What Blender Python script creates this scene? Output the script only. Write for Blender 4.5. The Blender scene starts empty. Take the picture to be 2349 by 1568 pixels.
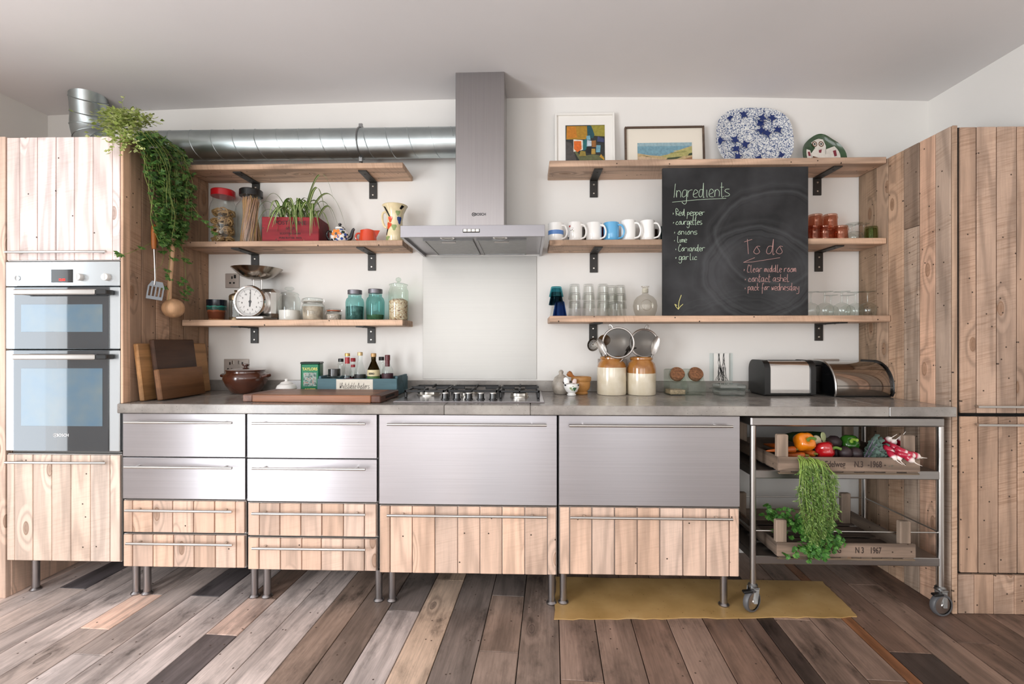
import bpy, math, random
from math import pi, sin, cos, radians as R
from mathutils import Vector as V, Matrix as MX

sc = bpy.context.scene
col = sc.collection
rnd = random.Random(7)

# ------------------------------------------------------------------ camera, world, light, exposure
F, CX, CY, EYE, DIST, YAW = 1090.0, 1174.5, 784.0, 1.17, 2.68, 0.03
cam = bpy.data.objects.new('camera', bpy.data.cameras.new('camera'))
cam.data.sensor_width = 36.0
cam.data.lens = F / 2349.0 * 36.0
cam.data.clip_start = 0.05
cam.location = (0, -DIST, EYE)
cam.rotation_euler = (pi / 2, 0, YAW)
col.objects.link(cam)
sc.camera = cam

world = bpy.data.worlds.new('sky')
sc.world = world
world.use_nodes = True
world.node_tree.nodes['Background'].inputs[0].default_value = (0.75, 0.86, 1.0, 1)
world.node_tree.nodes['Background'].inputs[1].default_value = 1.0

def area_light(name, loc, rot, sx, sy, power, colr):
    l = bpy.data.lights.new(name, 'AREA')
    l.shape = 'RECTANGLE'; l.size = sx; l.size_y = sy; l.energy = power; l.color = colr
    o = bpy.data.objects.new(name, l)
    o.location = loc; o.rotation_euler = rot
    col.objects.link(o)
    return o
# daylight standing in the side window, the garden doors of the left wall and the windows of the rear wall
area_light('garden_door_daylight', (-2.772, -3.6, 1.15), (0, -pi / 2, 0), 1.95, 1.75, 130, (0.93, 0.965, 1.0))
area_light('rear_window_daylight', (-0.75, -5.585, 1.45), (pi / 2, 0, 0), 2.3, 1.6, 38, (1.0, 0.98, 0.955))
area_light('rear_side_window_daylight', (1.45, -5.585, 1.45), (pi / 2, 0, 0), 1.1, 1.6, 14, (1.0, 0.975, 0.94))

area_light('side_window_daylight', (-2.772, -1.12, 1.15), (0, -pi / 2, 0), 1.95, .33, 6, (0.90, 0.955, 1.0))

sc.view_settings.view_transform = 'Standard'
sc.view_settings.look = 'None'
sc.view_settings.gamma = 1.0
sc.view_settings.use_curve_mapping = False
sc.view_settings.exposure = 0.26
sc.cycles.use_denoising = True
sc.cycles.max_bounces = 10
sc.cycles.diffuse_bounces = 5
sc.cycles.transparent_max_bounces = 32
sc.cycles.caustics_reflective = False
sc.cycles.caustics_refractive = False
sc.cycles.sample_clamp_indirect = 6.0

# ------------------------------------------------------------------ projection helpers (photo pixel + distance from back wall -> metres)
def P(px, py, d):
    a = (px - CX) / F; b = (py - CY) / F
    t = (DIST - d) / (cos(YAW) + a * sin(YAW))
    return V((t * (-sin(YAW) + a * cos(YAW)), -d, EYE - t * b))
def X(px, d): return P(px, 784, d).x
def Z(px, py, d): return P(px, py, d).z
def SC(px, d):
    a = (px - CX) / F
    return F / ((DIST - d) / (cos(YAW) + a * sin(YAW)))
def DX(px, x):                       # distance from wall where the plane X = x shows at px
    a = (px - CX) / F
    return DIST - x * (cos(YAW) + a * sin(YAW)) / (-sin(YAW) + a * cos(YAW))
def PF(px, py):                      # point on the floor
    a = (px - CX) / F; b = (py - CY) / F
    t = EYE / b
    return V((t * (-sin(YAW) + a * cos(YAW)), -DIST + t * (cos(YAW) + a * sin(YAW)), 0))

# ------------------------------------------------------------------ mesh helpers
def H(h):
    h = h.lstrip('#')
    c = [int(h[i:i + 2], 16) / 255 for i in (0, 2, 4)]
    return tuple(((x + 0.055) / 1.055) ** 2.4 if x > 0.04045 else x / 12.92 for x in c) + (1.0,)
def vary(c, amt, r=None):
    r = r or rnd
    k = 1 + r.uniform(-amt, amt); w = r.uniform(-amt, amt) * 0.35
    return (max(0, c[0] * k * (1 + w)), max(0, c[1] * k), max(0, c[2] * k * (1 - w)), 1)

class MB:
    def __init__(s): s.v = []; s.f = []; s.m = []; s.mi = 0
    def add(s, vs, fs, M=None):
        o = len(s.v)
        s.v += [tuple(M @ V(p)) if M is not None else tuple(p) for p in vs]
        s.f += [tuple(i + o for i in f) for f in fs]
        s.m += [s.mi] * len(fs)
        return s
    def box(s, c, sz, b=0.0, M=None):
        hx, hy, hz = sz[0] / 2, sz[1] / 2, sz[2] / 2
        cx, cy, cz = c
        if b <= 0:
            vs = [(cx + i * hx, cy + j * hy, cz + k * hz) for i in (-1, 1) for j in (-1, 1) for k in (-1, 1)]
            return s.add(vs, [(0, 1, 3, 2), (4, 6, 7, 5), (0, 4, 5, 1), (2, 3, 7, 6), (0, 2, 6, 4), (1, 5, 7, 3)], M)
        b = min(b, hx * .9, hy * .9, hz * .9)
        vs = []; idx = {}
        for i in (-1, 1):
            for j in (-1, 1):
                for k in (-1, 1):
                    for ax in range(3):
                        p = [i * (hx - b), j * (hy - b), k * (hz - b)]
                        p[ax] = (i, j, k)[ax] * (hx, hy, hz)[ax]
                        idx[(i, j, k, ax)] = len(vs)
                        vs.append((cx + p[0], cy + p[1], cz + p[2]))
        fs = []
        def g(*a): return idx[a]
        for q in (-1, 1):
            t = [(-1, -1), (1, -1), (1, 1), (-1, 1)]
            if q < 0: t = t[::-1]
            fs.append([g(q, u, w, 0) for u, w in t])
            fs.append([g(w, q, u, 1) for u, w in t])
            fs.append([g(u, w, q, 2) for u, w in t])
        for a in (-1, 1):
            for c2 in (-1, 1):
                e = [(g(a, c2, -1, 0), g(a, c2, 1, 0), g(a, c2, 1, 1), g(a, c2, -1, 1)),
                     (g(-1, a, c2, 1), g(1, a, c2, 1), g(1, a, c2, 2), g(-1, a, c2, 2)),
                     (g(c2, -1, a, 2), g(c2, 1, a, 2), g(c2, 1, a, 0), g(c2, -1, a, 0))]
                for q in e: fs.append(q if a * c2 > 0 else q[::-1])
        for i in (-1, 1):
            for j in (-1, 1):
                for k in (-1, 1):
                    q = (g(i, j, k, 0), g(i, j, k, 1), g(i, j, k, 2))
                    fs.append(q if i * j * k > 0 else q[::-1])
        return s.add(vs, fs, M)
    def ext(s, x0, x1, y0, y1, z0, z1, b=0.0):
        return s.box(((x0 + x1) / 2, (y0 + y1) / 2, (z0 + z1) / 2), (abs(x1 - x0), abs(y1 - y0), abs(z1 - z0)), b)
    def lathe(s, prof, n=20, M=None, sq=1.0, lob=None):
        vs = []; fs = []; rings = []
        for (r, z) in prof:
            if r < 1e-6:
                rings.append([len(vs)]); vs.append((0, 0, z))
            else:
                st = len(vs)
                for i in range(n):
                    t = 2 * pi * i / n
                    rr = r * (lob(t, z) if lob else 1)
                    vs.append((rr * cos(t), rr * sin(t) * sq, z))
                rings.append(list(range(st, st + n)))
        for a, b in zip(rings, rings[1:]):
            for i in range(n):
                j = (i + 1) % n
                if len(a) == 1 and len(b) == 1: continue
                if len(a) == 1: fs.append((a[0], b[j], b[i]))
                elif len(b) == 1: fs.append((a[i], a[j], b[0]))
                else: fs.append((a[i], a[j], b[j], b[i]))
        return s.add(vs, fs, M)
    def tube(s, path, r, n=8, closed=False, caps=True, flat=1.0):
        path = [V(p) for p in path]
        N = len(path)
        rs = r if isinstance(r, (list, tuple)) else [r] * N
        vs = []; fs = []
        up = None
        for i in range(N):
            if closed: t = path[(i + 1) % N] - path[i - 1]
            else: t = path[min(i + 1, N - 1)] - path[max(i - 1, 0)]
            if t.length < 1e-9: t = V((0, 0, 1))
            t.normalize()
            if up is None:
                up = V((0, 0, 1)) if abs(t.z) < .9 else V((1, 0, 0))
            up = (up - t * up.dot(t))
            if up.length < 1e-6: up = t.orthogonal()
            up.normalize()
            w = t.cross(up)
            for k in range(n):
                a = 2 * pi * k / n
                vs.append(path[i] + (up * cos(a) * flat + w * sin(a)) * rs[i])
        for i in range(N if closed else N - 1):
            j = (i + 1) % N
            for k in range(n):
                l = (k + 1) % n
                fs.append((i * n + k, j * n + k, j * n + l, i * n + l))
        if caps and not closed:
            fs.append(tuple(range(n))); fs.append(tuple(range((N - 1) * n, N * n))[::-1])
        return s.add(vs, fs)
    def prism(s, poly, y0, y1, M=None):      # polygon in XZ, extruded along Y
        n = len(poly)
        ar = sum(poly[i][0] * poly[(i + 1) % n][1] - poly[(i + 1) % n][0] * poly[i][1] for i in range(n))
        if ar < 0: poly = poly[::-1]
        if y0 > y1: y0, y1 = y1, y0
        vs = [(x, y0, z) for x, z in poly] + [(x, y1, z) for x, z in poly]
        fs = [tuple(range(n)), tuple(range(n, 2 * n))[::-1]]
        for i in range(n):
            j = (i + 1) % n
            fs.append((i, i + n, j + n, j))
        return s.add(vs, fs, M)
    def poly(s, pts, y=0.0, M=None):
        n = len(pts)
        ar = sum(pts[i][0] * pts[(i + 1) % n][1] - pts[(i + 1) % n][0] * pts[i][1] for i in range(n))
        if ar < 0: pts = pts[::-1]
        return s.add([(x, y, z) for x, z in pts], [tuple(range(n))], M)
    def grid(s, fn, nu, nv, M=None):
        vs = [fn(i / nu, j / nv) for i in range(nu + 1) for j in range(nv + 1)]
        fs = [(i * (nv + 1) + j, (i + 1) * (nv + 1) + j, (i + 1) * (nv + 1) + j + 1, i * (nv + 1) + j + 1) for i in range(nu) for j in range(nv)]
        return s.add(vs, fs, M)
    def mesh(s, name, mats, smooth=40):
        me = bpy.data.meshes.new(name)
        me.from_pydata([tuple(p) for p in s.v], [], s.f)
        for m in (mats if isinstance(mats, (list, tuple)) else [mats]): me.materials.append(m)
        if isinstance(mats, (list, tuple)) and len(mats) > 1:
            me.polygons.foreach_set('material_index', s.m)
        if smooth:
            me.polygons.foreach_set('use_smooth', [True] * len(me.polygons))
            if smooth < 180: me.set_sharp_from_angle(angle=R(smooth))
        me.update()
        return me

def ob(name, mb, mat, parent=None, at=(0, 0, 0), color=None, rot=None, smooth=40, label=None):
    me = mb.mesh(name, mat, smooth) if isinstance(mb, MB) else mb
    o = bpy.data.objects.new(name, me)
    col.objects.link(o)
    o.location = at
    if rot is not None: o.rotation_euler = rot
    if color is not None: o.color = color
    if parent is not None: o.parent = parent
    if label: o['label'] = label
    return o
def wpos(o):
    p = V((0, 0, 0))
    while o is not None: p += o.location; o = o.parent
    return p
def upright_uv(o):
    ul = o.data.uv_layers.new(name='UVMap')
    for lp in o.data.loops:
        c = o.data.vertices[lp.vertex_index].co
        ul.data[lp.index].uv = (c.z, c.x + c.y)
    return o
def bx(name, x0, x1, y0, y1, z0, z1, mat, parent=None, color=None, b=0.002, label=None):
    """box from world extents (parents unrotated)"""
    c = V(((x0 + x1) / 2, (y0 + y1) / 2, (z0 + z1) / 2))
    return ob(name, MB().box((0, 0, 0), (abs(x1 - x0), abs(y1 - y0), abs(z1 - z0)), b), mat, parent,
              c - (wpos(parent) if parent else V((0, 0, 0))), color, label=label)
def tag(o, label, cat, group=None):
    o['label'] = label; o['category'] = cat
    if group: o['group'] = group
    return o
def thing(name, label, cat, loc=(0, 0, 0), rz=0.0, group=None):
    o = bpy.data.objects.new(name, None)
    o.empty_display_size = 0.05
    col.objects.link(o); o.location = loc; o.rotation_euler = (0, 0, rz)
    return tag(o, label, cat, group)
def struct(o): o['kind'] = 'structure'; return o
def stuff(o): o['kind'] = 'stuff'; return o
def copy_tree(o, parent=None, loc=None, rz=None, label=None):
    c = o.copy(); col.objects.link(c)
    if parent is not None: c.parent = parent
    if loc is not None: c.location = loc
    if rz is not None: c.rotation_euler = (0, 0, rz)
    if label: c['label'] = label
    for ch in o.children: copy_tree(ch, c)
    return c
def arc(cx, cy, r, a0, a1, n):
    return [(cx + r * cos(R(a0 + (a1 - a0) * i / n)), cy + r * sin(R(a0 + (a1 - a0) * i / n))) for i in range(n + 1)]
def smoothline(pts, k=4):
    out = []
    n = len(pts)
    for i in range(n - 1):
        p0 = V(pts[max(i - 1, 0)]); p1 = V(pts[i]); p2 = V(pts[i + 1]); p3 = V(pts[min(i + 2, n - 1)])
        for j in range(k):
            t = j / k
            out.append(0.5 * ((2 * p1) + (p2 - p0) * t + (2 * p0 - 5 * p1 + 4 * p2 - p3) * t * t + (3 * p1 - p0 - 3 * p2 + p3) * t ** 3))
    out.append(V(pts[-1]))
    return out

def txt(s, size, mat, parent, at, rot=(pi / 2, 0, 0), sx=1.0, name='lettering', label=None, ext=0.0004, bold=0.0):
    cu = bpy.data.curves.new('t', 'FONT')
    cu.body = s; cu.size = size; cu.align_x = 'CENTER'; cu.align_y = 'CENTER'; cu.extrude = ext; cu.offset = bold
    to = bpy.data.objects.new('t', cu); col.objects.link(to)
    bpy.context.view_layer.update()
    me = bpy.data.meshes.new_from_object(to.evaluated_get(bpy.context.evaluated_depsgraph_get()))
    bpy.data.objects.remove(to); bpy.data.curves.remove(cu)
    for v in me.vertices: v.co.x *= sx
    me.materials.clear(); me.materials.append(mat)
    return ob(name, me, mat, parent, at, rot=rot, label=label)

GLY = {'a': '46 16 04 13 34 46 43 53', 'b': '09 03 33 45 26 05', 'c': '45 26 04 13 43', 'd': '46 16 04 13 34 49 43 53',
       'e': '04 45 36 16 04 13 43', 'f': '48 39 27 20|15 45', 'g': '46 16 04 13 44 46 41 20 01', 'h': '09 03 05 26 45 43',
       'i': '16 13 23', 'k': '09 03|36 04 33', 'l': '19 13 33', 'm': '06 03 05 16 25 23 25 36 45 43', 'n': '06 03 05 26 45 43',
       'o': '26 04 23 44 26 46', 'p': '06 00|05 26 45 34 03', 'r': '06 03 05 26 46', 's': '46 16 05 44 33 03', 't': '19 13 33|07 37',
       'u': '06 04 13 34 46 43', 'v': '06 23 46', 'w': '06 13 25 33 46', 'y': '06 14 34|46 41 20 00',
       'I': '29 13', 'R': '13 09 39 47 06 43', 'C': '48 29 05 13 43', 'T': '08 59|29 33', 'W': '09 13 26 33 59', 'O': '29 05 23 45 29',
       '-': '05 35', '*': '15 25 14'}
def strokes(s, h, w=0.62, slant=0.06, jit=0.0):
    """handwriting: polylines in (x, z); baseline at 0, ascender height h"""
    out = []; x = 0.0; u = h / 6.0
    for ch in s:
        if ch == ' ': x += 3.2 * u * w; continue
        g = GLY.get(ch)
        if not g: continue
        mxx = 0
        for st in g.split('|'):
            pts = []
            for q in st.split():
                gx, gy = int(q[0]), int(q[1]) - 3
                mxx = max(mxx, gx)
                pts.append((x + gx * u * w + gy * u * slant + rnd.uniform(-jit, jit), 0, gy * u + rnd.uniform(-jit, jit)))
            out.append(smoothline(pts, 3))
        x += (mxx + 1.2) * u * w
    return out, x
def write(s, h, mat, parent, at, r=0.0012, w=0.62, slant=0.06, jit=0.0, name='handwriting', tilt=0.0, label=None):
    mb = MB()
    ls, wd = strokes(s, h, w, slant, jit)
    for l in ls: mb.tube(l, r, 4)
    return ob(name, mb, mat, parent, at, rot=(0, tilt, 0), label=label), wd

# ------------------------------------------------------------------ materials
def new(name):
    m = bpy.data.materials.new(name); m.use_nodes = True
    nt = m.node_tree
    return m, nt, nt.nodes['Principled BSDF']
def N(nt, t, **kw):
    n = nt.nodes.new(t)
    for k, v in kw.items():
        if k.startswith('i_'):
            key = k[2:]
            n.inputs[int(key) if key.isdigit() else key.replace('_', ' ')].default_value = v
        else: setattr(n, k, v)
    return n
def L(nt, a, b): nt.links.new(a, b)
def ramp(nt, stops, fac, interp='LINEAR'):
    r = N(nt, 'ShaderNodeValToRGB'); r.color_ramp.interpolation = interp
    e = r.color_ramp.elements
    while len(e) < len(stops): e.new(0.5)
    for q, (p, c) in zip(e, stops):
        q.position = p; q.color = c if isinstance(c, tuple) else (c, c, c, 1)
    L(nt, fac, r.inputs[0])
    return r.outputs[0]
def mix(nt, a, b, fac, mode='MIX'):
    m = N(nt, 'ShaderNodeMix', data_type='RGBA', blend_type=mode)
    for s, v in ((0, fac), (6, a), (7, b)):
        if hasattr(v, 'default_value'): L(nt, v, m.inputs[s])
        else: m.inputs[s].default_value = v
    return m.outputs[2]
def coords(nt, scale=(1, 1, 1), rndoff=True):
    tc = N(nt, 'ShaderNodeTexCoord')
    v = tc.outputs['Object']
    if rndoff:
        oi = N(nt, 'ShaderNodeObjectInfo')
        mu = N(nt, 'ShaderNodeVectorMath', operation='SCALE'); mu.inputs[0].default_value = (31.7, 17.3, 53.1)
        L(nt, oi.outputs['Random'], mu.inputs['Scale'])
        ad = N(nt, 'ShaderNodeVectorMath', operation='ADD')
        L(nt, v, ad.inputs[0]); L(nt, mu.outputs[0], ad.inputs[1]); v = ad.outputs[0]
    return v, scaled(nt, v, scale)
def scaled(nt, v, scale):
    m = N(nt, 'ShaderNodeVectorMath', operation='MULTIPLY'); m.inputs[1].default_value = scale
    L(nt, v, m.inputs[0]); return m.outputs[0]
def bump(nt, bsdf, h, strength=.2, dist=.002):
    b = N(nt, 'ShaderNodeBump'); b.inputs['Strength'].default_value = strength; b.inputs['Distance'].default_value = dist
    L(nt, h, b.inputs['Height']); L(nt, b.outputs[0], bsdf.inputs['Normal'])
def flat(name, c, rough=.5, metal=0.0, spec=.5, coat=0.0, var=0.0, vs=40, bmp=0.0, emit=None):
    m, nt, b = new(name)
    c = H(c) if isinstance(c, str) else c
    b.inputs['Base Color'].default_value = c
    b.inputs['Roughness'].default_value = rough; b.inputs['Metallic'].default_value = metal
    b.inputs['Specular IOR Level'].default_value = spec; b.inputs['Coat Weight'].default_value = coat
    if var or bmp:
        v, sv = coords(nt)
        no = N(nt, 'ShaderNodeTexNoise', i_Scale=vs, i_Detail=4.0); L(nt, sv, no.inputs['Vector'])
        if var:
            lo = tuple(x * (1 - var) for x in c[:3]) + (1,); hi = tuple(min(1, x * (1 + var)) for x in c[:3]) + (1,)
            L(nt, ramp(nt, [(.3, lo), (.7, hi)], no.outputs['Fac']), b.inputs['Base Color'])
        if bmp: bump(nt, b, no.outputs['Fac'], bmp, .002)
    if emit:
        b.inputs['Emission Color'].default_value = H(emit[0]); b.inputs['Emission Strength'].default_value = emit[1]
    return m

def wood(name, ax, contrast=.30, knots=1.0, nails=0.0, dirt=.15, rough=.55, saw=0.0, fiber=1.0, band=26.0, stain=0.0, gain=1.0, knotcol=(0.22, 0.11, 0.055, 1)):
    """grain along local axis ax; the board's own tint comes from the object colour"""
    m, nt, b = new(name)
    st = [1, 1, 1]; st[ax] = .055
    st2 = [1, 1, 1]; st2[ax] = .10
    st3 = [1, 1, 1]; st3[ax] = .42
    v, sv = coords(nt, tuple(st))
    oi = N(nt, 'ShaderNodeObjectInfo')
    fib = N(nt, 'ShaderNodeTexNoise', i_Scale=130.0, i_Detail=5.0, i_Roughness=.65); L(nt, sv, fib.inputs['Vector'])
    # knot field first: bends the grain around it
    sx_ = N(nt, 'ShaderNodeSeparateXYZ'); L(nt, v, sx_.inputs[0])
    o1, o2 = [i for i in range(3) if i != ax]
    acr = N(nt, 'ShaderNodeMath', operation='ADD'); L(nt, sx_.outputs[o1], acr.inputs[0]); L(nt, sx_.outputs[o2], acr.inputs[1])
    flatv = N(nt, 'ShaderNodeCombineXYZ'); L(nt, acr.outputs[0], flatv.inputs[0]); L(nt, sx_.outputs[ax], flatv.inputs[1])
    kv = scaled(nt, flatv.outputs[0], (1, .42, 1))
    vo = N(nt, 'ShaderNodeTexVoronoi', i_Scale=5.5, voronoi_dimensions='2D'); L(nt, kv, vo.inputs['Vector'])
    vsep = N(nt, 'ShaderNodeSeparateColor'); L(nt, vo.outputs['Color'], vsep.inputs[0])
    has = N(nt, 'ShaderNodeMath', operation='GREATER_THAN', i_1=1 - .26 * knots); L(nt, vsep.outputs[0], has.inputs[0])
    near = N(nt, 'ShaderNodeMapRange', i_1=.0, i_2=.26, i_3=1.0, i_4=0.0); L(nt, vo.outputs['Distance'], near.inputs[0])
    nk = N(nt, 'ShaderNodeMath', operation='MULTIPLY'); L(nt, near.outputs[0], nk.inputs[0]); L(nt, has.outputs[0], nk.inputs[1])
    lowv = scaled(nt, v, tuple(st2))
    low = N(nt, 'ShaderNodeTexNoise', i_Scale=9.0, i_Detail=2.0); L(nt, lowv, low.inputs['Vector'])
    su = N(nt, 'ShaderNodeMath', operation='MULTIPLY_ADD', i_1=.45); L(nt, nk.outputs[0], su.inputs[0]); L(nt, low.outputs['Fac'], su.inputs[2])
    ba = N(nt, 'ShaderNodeMath', operation='MULTIPLY', i_1=band); L(nt, su.outputs[0], ba.inputs[0])
    si = N(nt, 'ShaderNodeMath', operation='SINE'); L(nt, ba.outputs[0], si.inputs[0])
    g1 = ramp(nt, [(0.0, 1.0), (.55, 1 - .25 * contrast), (1.0, 1 - contrast)], N_map(nt, si.outputs[0]))
    g2 = ramp(nt, [(.25, 1 - .55 * contrast * fiber), (.6, 1.0)], fib.outputs['Fac'])
    c = mix(nt, g1, g2, 1.0, 'MULTIPLY')
    di = N(nt, 'ShaderNodeTexNoise', i_Scale=3.3, i_Detail=5.0, i_Roughness=.62); L(nt, scaled(nt, v, tuple(.5 if i == ax else 1 for i in range(3))), di.inputs['Vector'])
    c = mix(nt, c, ramp(nt, [(.32, 1 - dirt), (.6, 1.0)], di.outputs['Fac']), 1.0, 'MULTIPLY')
    if stain:
        s1 = N(nt, 'ShaderNodeTexNoise', i_Scale=11.0, i_Detail=8.0, i_Roughness=.7); L(nt, scaled(nt, v, tuple(.4 if i == ax else 1 for i in range(3))), s1.inputs['Vector'])
        c = mix(nt, c, ramp(nt, [(.30, 1 - stain), (.40, 1 - stain * .35), (.50, 1.0), (.6, 1.0), (.75, 1.15)], s1.outputs['Fac']), 1.0, 'MULTIPLY')
    if saw:
        tilt = N(nt, 'ShaderNodeVectorRotate', rotation_type='EULER_XYZ'); tilt.inputs['Rotation'].default_value = (.22, .22, .22); L(nt, v, tilt.inputs[0])
        sw = N(nt, 'ShaderNodeTexNoise', i_Scale=1.0, i_Detail=3.0, i_Roughness=.6)
        L(nt, scaled(nt, tilt.outputs[0], tuple(170 if i == ax else 7 for i in range(3))), sw.inputs['Vector'])
        sm = N(nt, 'ShaderNodeTexNoise', i_Scale=4.0); L(nt, v, sm.inputs['Vector'])
        k = N(nt, 'ShaderNodeMath', operation='MULTIPLY'); L(nt, ramp(nt, [(.45, 0.0), (.68, 1.0)], sw.outputs['Fac']), k.inputs[0]); L(nt, ramp(nt, [(.40, 0.0), (.6, saw)], sm.outputs['Fac']), k.inputs[1])
        c = mix(nt, c, (.55, .47, .4, 1), k.outputs[0], 'MULTIPLY')
    c = mix(nt, c, oi.outputs['Color'], 1.0, 'MULTIPLY')
    if gain != 1.0: c = mix(nt, c, (gain, gain * 1.0, gain * 1.07, 1), 1.0, 'MULTIPLY')
    kf = ramp(nt, [(.70, 0.0), (.74, .75), (.80, .42), (.9, .6)], nk.outputs[0])
    c = mix(nt, c, knotcol, kf)
    if nails:
        vn = N(nt, 'ShaderNodeTexVoronoi', i_Scale=15.0, voronoi_dimensions='2D'); L(nt, flatv.outputs[0], vn.inputs['Vector'])
        ns = N(nt, 'ShaderNodeSeparateColor'); L(nt, vn.outputs['Color'], ns.inputs[0])
        hn = N(nt, 'ShaderNodeMath', operation='GREATER_THAN', i_1=1 - nails); L(nt, ns.outputs[1], hn.inputs[0])
        nf = ramp(nt, [(.035, 1.0), (.065, 0.0)], vn.outputs['Distance'])
        k2 = N(nt, 'ShaderNodeMath', operation='MULTIPLY'); L(nt, nf, k2.inputs[0]); L(nt, hn.outputs[0], k2.inputs[1])
        c = mix(nt, c, (.05, .03, .02, 1), k2.outputs[0])
    L(nt, c, b.inputs['Base Color'])
    b.inputs['Roughness'].default_value = rough
    b.inputs['Specular IOR Level'].default_value = .3
    bump(nt, b, fib.outputs['Fac'], .22, .0015)
    return m
def N_map(nt, s):
    n = N(nt, 'ShaderNodeMapRange', i_1=-1.0, i_2=1.0); L(nt, s, n.inputs[0]); return n.outputs[0]

def steel(name, c='#b9b7ba', rough=.26, streak=(2, 300, 300), amt=.10, aniso=0.0):
    m, nt, b = new(name)
    c = H(c)
    v, sv = coords(nt, streak)
    no = N(nt, 'ShaderNodeTexNoise', i_Scale=1.0, i_Detail=3.0); L(nt, sv, no.inputs['Vector'])
    lo = tuple(x * (1 - amt) for x in c[:3]) + (1,)
    L(nt, ramp(nt, [(.3, lo), (.7, c)], no.outputs['Fac']), b.inputs['Base Color'])
    b.inputs['Metallic'].default_value = 1.0
    b.inputs['Roughness'].default_value = rough
    bump(nt, b, no.outputs['Fac'], .04, .0006)
    if aniso:
        tg = N(nt, 'ShaderNodeTangent', direction_type='UV_MAP'); L(nt, tg.outputs[0], b.inputs['Tangent'])
        b.inputs['Anisotropic'].default_value = aniso
    return m
def glass(name, tint='#fbfdfc', edge=.85, base=.05, rough=.02, edgecol='#dfe6e6'):
    """thin clear wall of glass: see-through when faced, reflecting towards its edge"""
    m, nt, b = new(name)
    nt.nodes.remove(b)
    tr = N(nt, 'ShaderNodeBsdfTransparent')
    gl = N(nt, 'ShaderNodeBsdfGlossy', i_0=H(edgecol), i_Roughness=rough)
    lw = N(nt, 'ShaderNodeLayerWeight', i_0=.35)
    f = ramp(nt, [(0.0, base), (.5, base + .04), (.85, edge * .45), (1.0, edge)], lw.outputs['Facing'])
    t0 = H(tint); t1 = tuple(x * .55 for x in t0[:3]) + (1,)
    L(nt, ramp(nt, [(0.0, t0), (.6, t0), (.97, t1)], lw.outputs['Facing']), tr.inputs[0])
    mx = N(nt, 'ShaderNodeMixShader')
    L(nt, f, mx.inputs[0]); L(nt, tr.outputs[0], mx.inputs[1]); L(nt, gl.outputs[0], mx.inputs[2])
    L(nt, mx.outputs[0], nt.nodes['Material Output'].inputs[0])
    return m

def plaster(name, c):
    m, nt, b = new(name)
    v, sv = coords(nt, (1, 1, 1), False)
    n1 = N(nt, 'ShaderNodeTexNoise', i_Scale=1.6, i_Detail=4.0); L(nt, v, n1.inputs['Vector'])
    c = H(c)
    L(nt, ramp(nt, [(.3, tuple(x * .95 for x in c[:3]) + (1,)), (.7, c)], n1.outputs['Fac']), b.inputs['Base Color'])
    n2 = N(nt, 'ShaderNodeTexNoise', i_Scale=28.0, i_Detail=5.0); L(nt, v, n2.inputs['Vector'])
    bump(nt, b, n2.outputs['Fac'], .06, .004)
    b.inputs['Roughness'].default_value = .75; b.inputs['Specular IOR Level'].default_value = .25
    return m
def concrete(name):
    m, nt, b = new(name)
    v, sv = coords(nt, (1, 1, 1))
    n1 = N(nt, 'ShaderNodeTexNoise', i_Scale=5.0, i_Detail=7.0, i_Roughness=.65); L(nt, v, n1.inputs['Vector'])
    c = ramp(nt, [(.28, H('#706a65')), (.5, H('#8f8983')), (.72, H('#a9a39b'))], n1.outputs['Fac'])
    vo = N(nt, 'ShaderNodeTexVoronoi', i_Scale=70.0); L(nt, v, vo.inputs['Vector'])
    c = mix(nt, c, H('#4d4845'), ramp(nt, [(.07, .8), (.13, 0.0)], vo.outputs['Distance']))
    L(nt, c, b.inputs['Base Color'])
    L(nt, ramp(nt, [(.35, .17), (.7, .24)], n1.outputs['Fac']), b.inputs['Roughness'])
    n2 = N(nt, 'ShaderNodeTexNoise', i_Scale=60.0, i_Detail=4.0); L(nt, v, n2.inputs['Vector'])
    bump(nt, b, n2.outputs['Fac'], .08, .002)
    return m
def leafmat(name, a, bcol, cc, rough=.45, trans=.25):
    m, nt, b = new(name)
    g = N(nt, 'ShaderNodeNewGeometry')
    L(nt, ramp(nt, [(0.0, H(a)), (.5, H(bcol)), (1.0, H(cc))], g.outputs['Random Per Island']), b.inputs['Base Color'])
    b.inputs['Roughness'].default_value = rough
    tl = N(nt, 'ShaderNodeBsdfTranslucent', i_0=H(bcol))
    mx = N(nt, 'ShaderNodeMixShader', i_0=trans)
    L(nt, b.outputs[0], mx.inputs[1]); L(nt, tl.outputs[0], mx.inputs[2])
    L(nt, mx.outputs[0], nt.nodes['Material Output'].inputs[0])
    return m

WALL = plaster('white_plaster', '#e6e3de')
CEIL = plaster('ceiling_plaster', '#e6e3e2')
PINE = wood('pine_vertical', 2, .26, 1.3, .13, .12, .5, saw=.2, band=34, gain=1.12)
RECL = wood('reclaimed_vertical', 2, .30, 1.6, .38, .30, .62, saw=.65, band=26, gain=1.45)
RECX = wood('reclaimed_shelf', 0, .36, 1.6, .4, .26, .55, saw=.35, band=26, gain=1.3)
FLOORW = wood('worn_floorboard', 1, .34, .6, .16, .42, .40, fiber=1.8, band=18, stain=.72, gain=1.42, knotcol=(.06, .045, .04, 1))
BOARDY = wood('chopping_wood', 1, .38, 0.0, 0, .3, .4, band=18)
BOARDX = wood('chopping_wood_cross', 0, .34, 0.0, 0, .2, .38, band=18)
CRATEW = wood('crate_wood', 0, .45, .7, .3, .35, .7, band=26)
CRATEY = wood('crate_wood_deep', 1, .45, .7, .3, .35, .7, band=26)
CRATEZ = wood('crate_wood_post', 2, .4, .3, .1, .3, .7, band=26)
CONC = concrete('polished_concrete')
STEELX = steel('brushed_steel', '#c4c2c6', .25)
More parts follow.
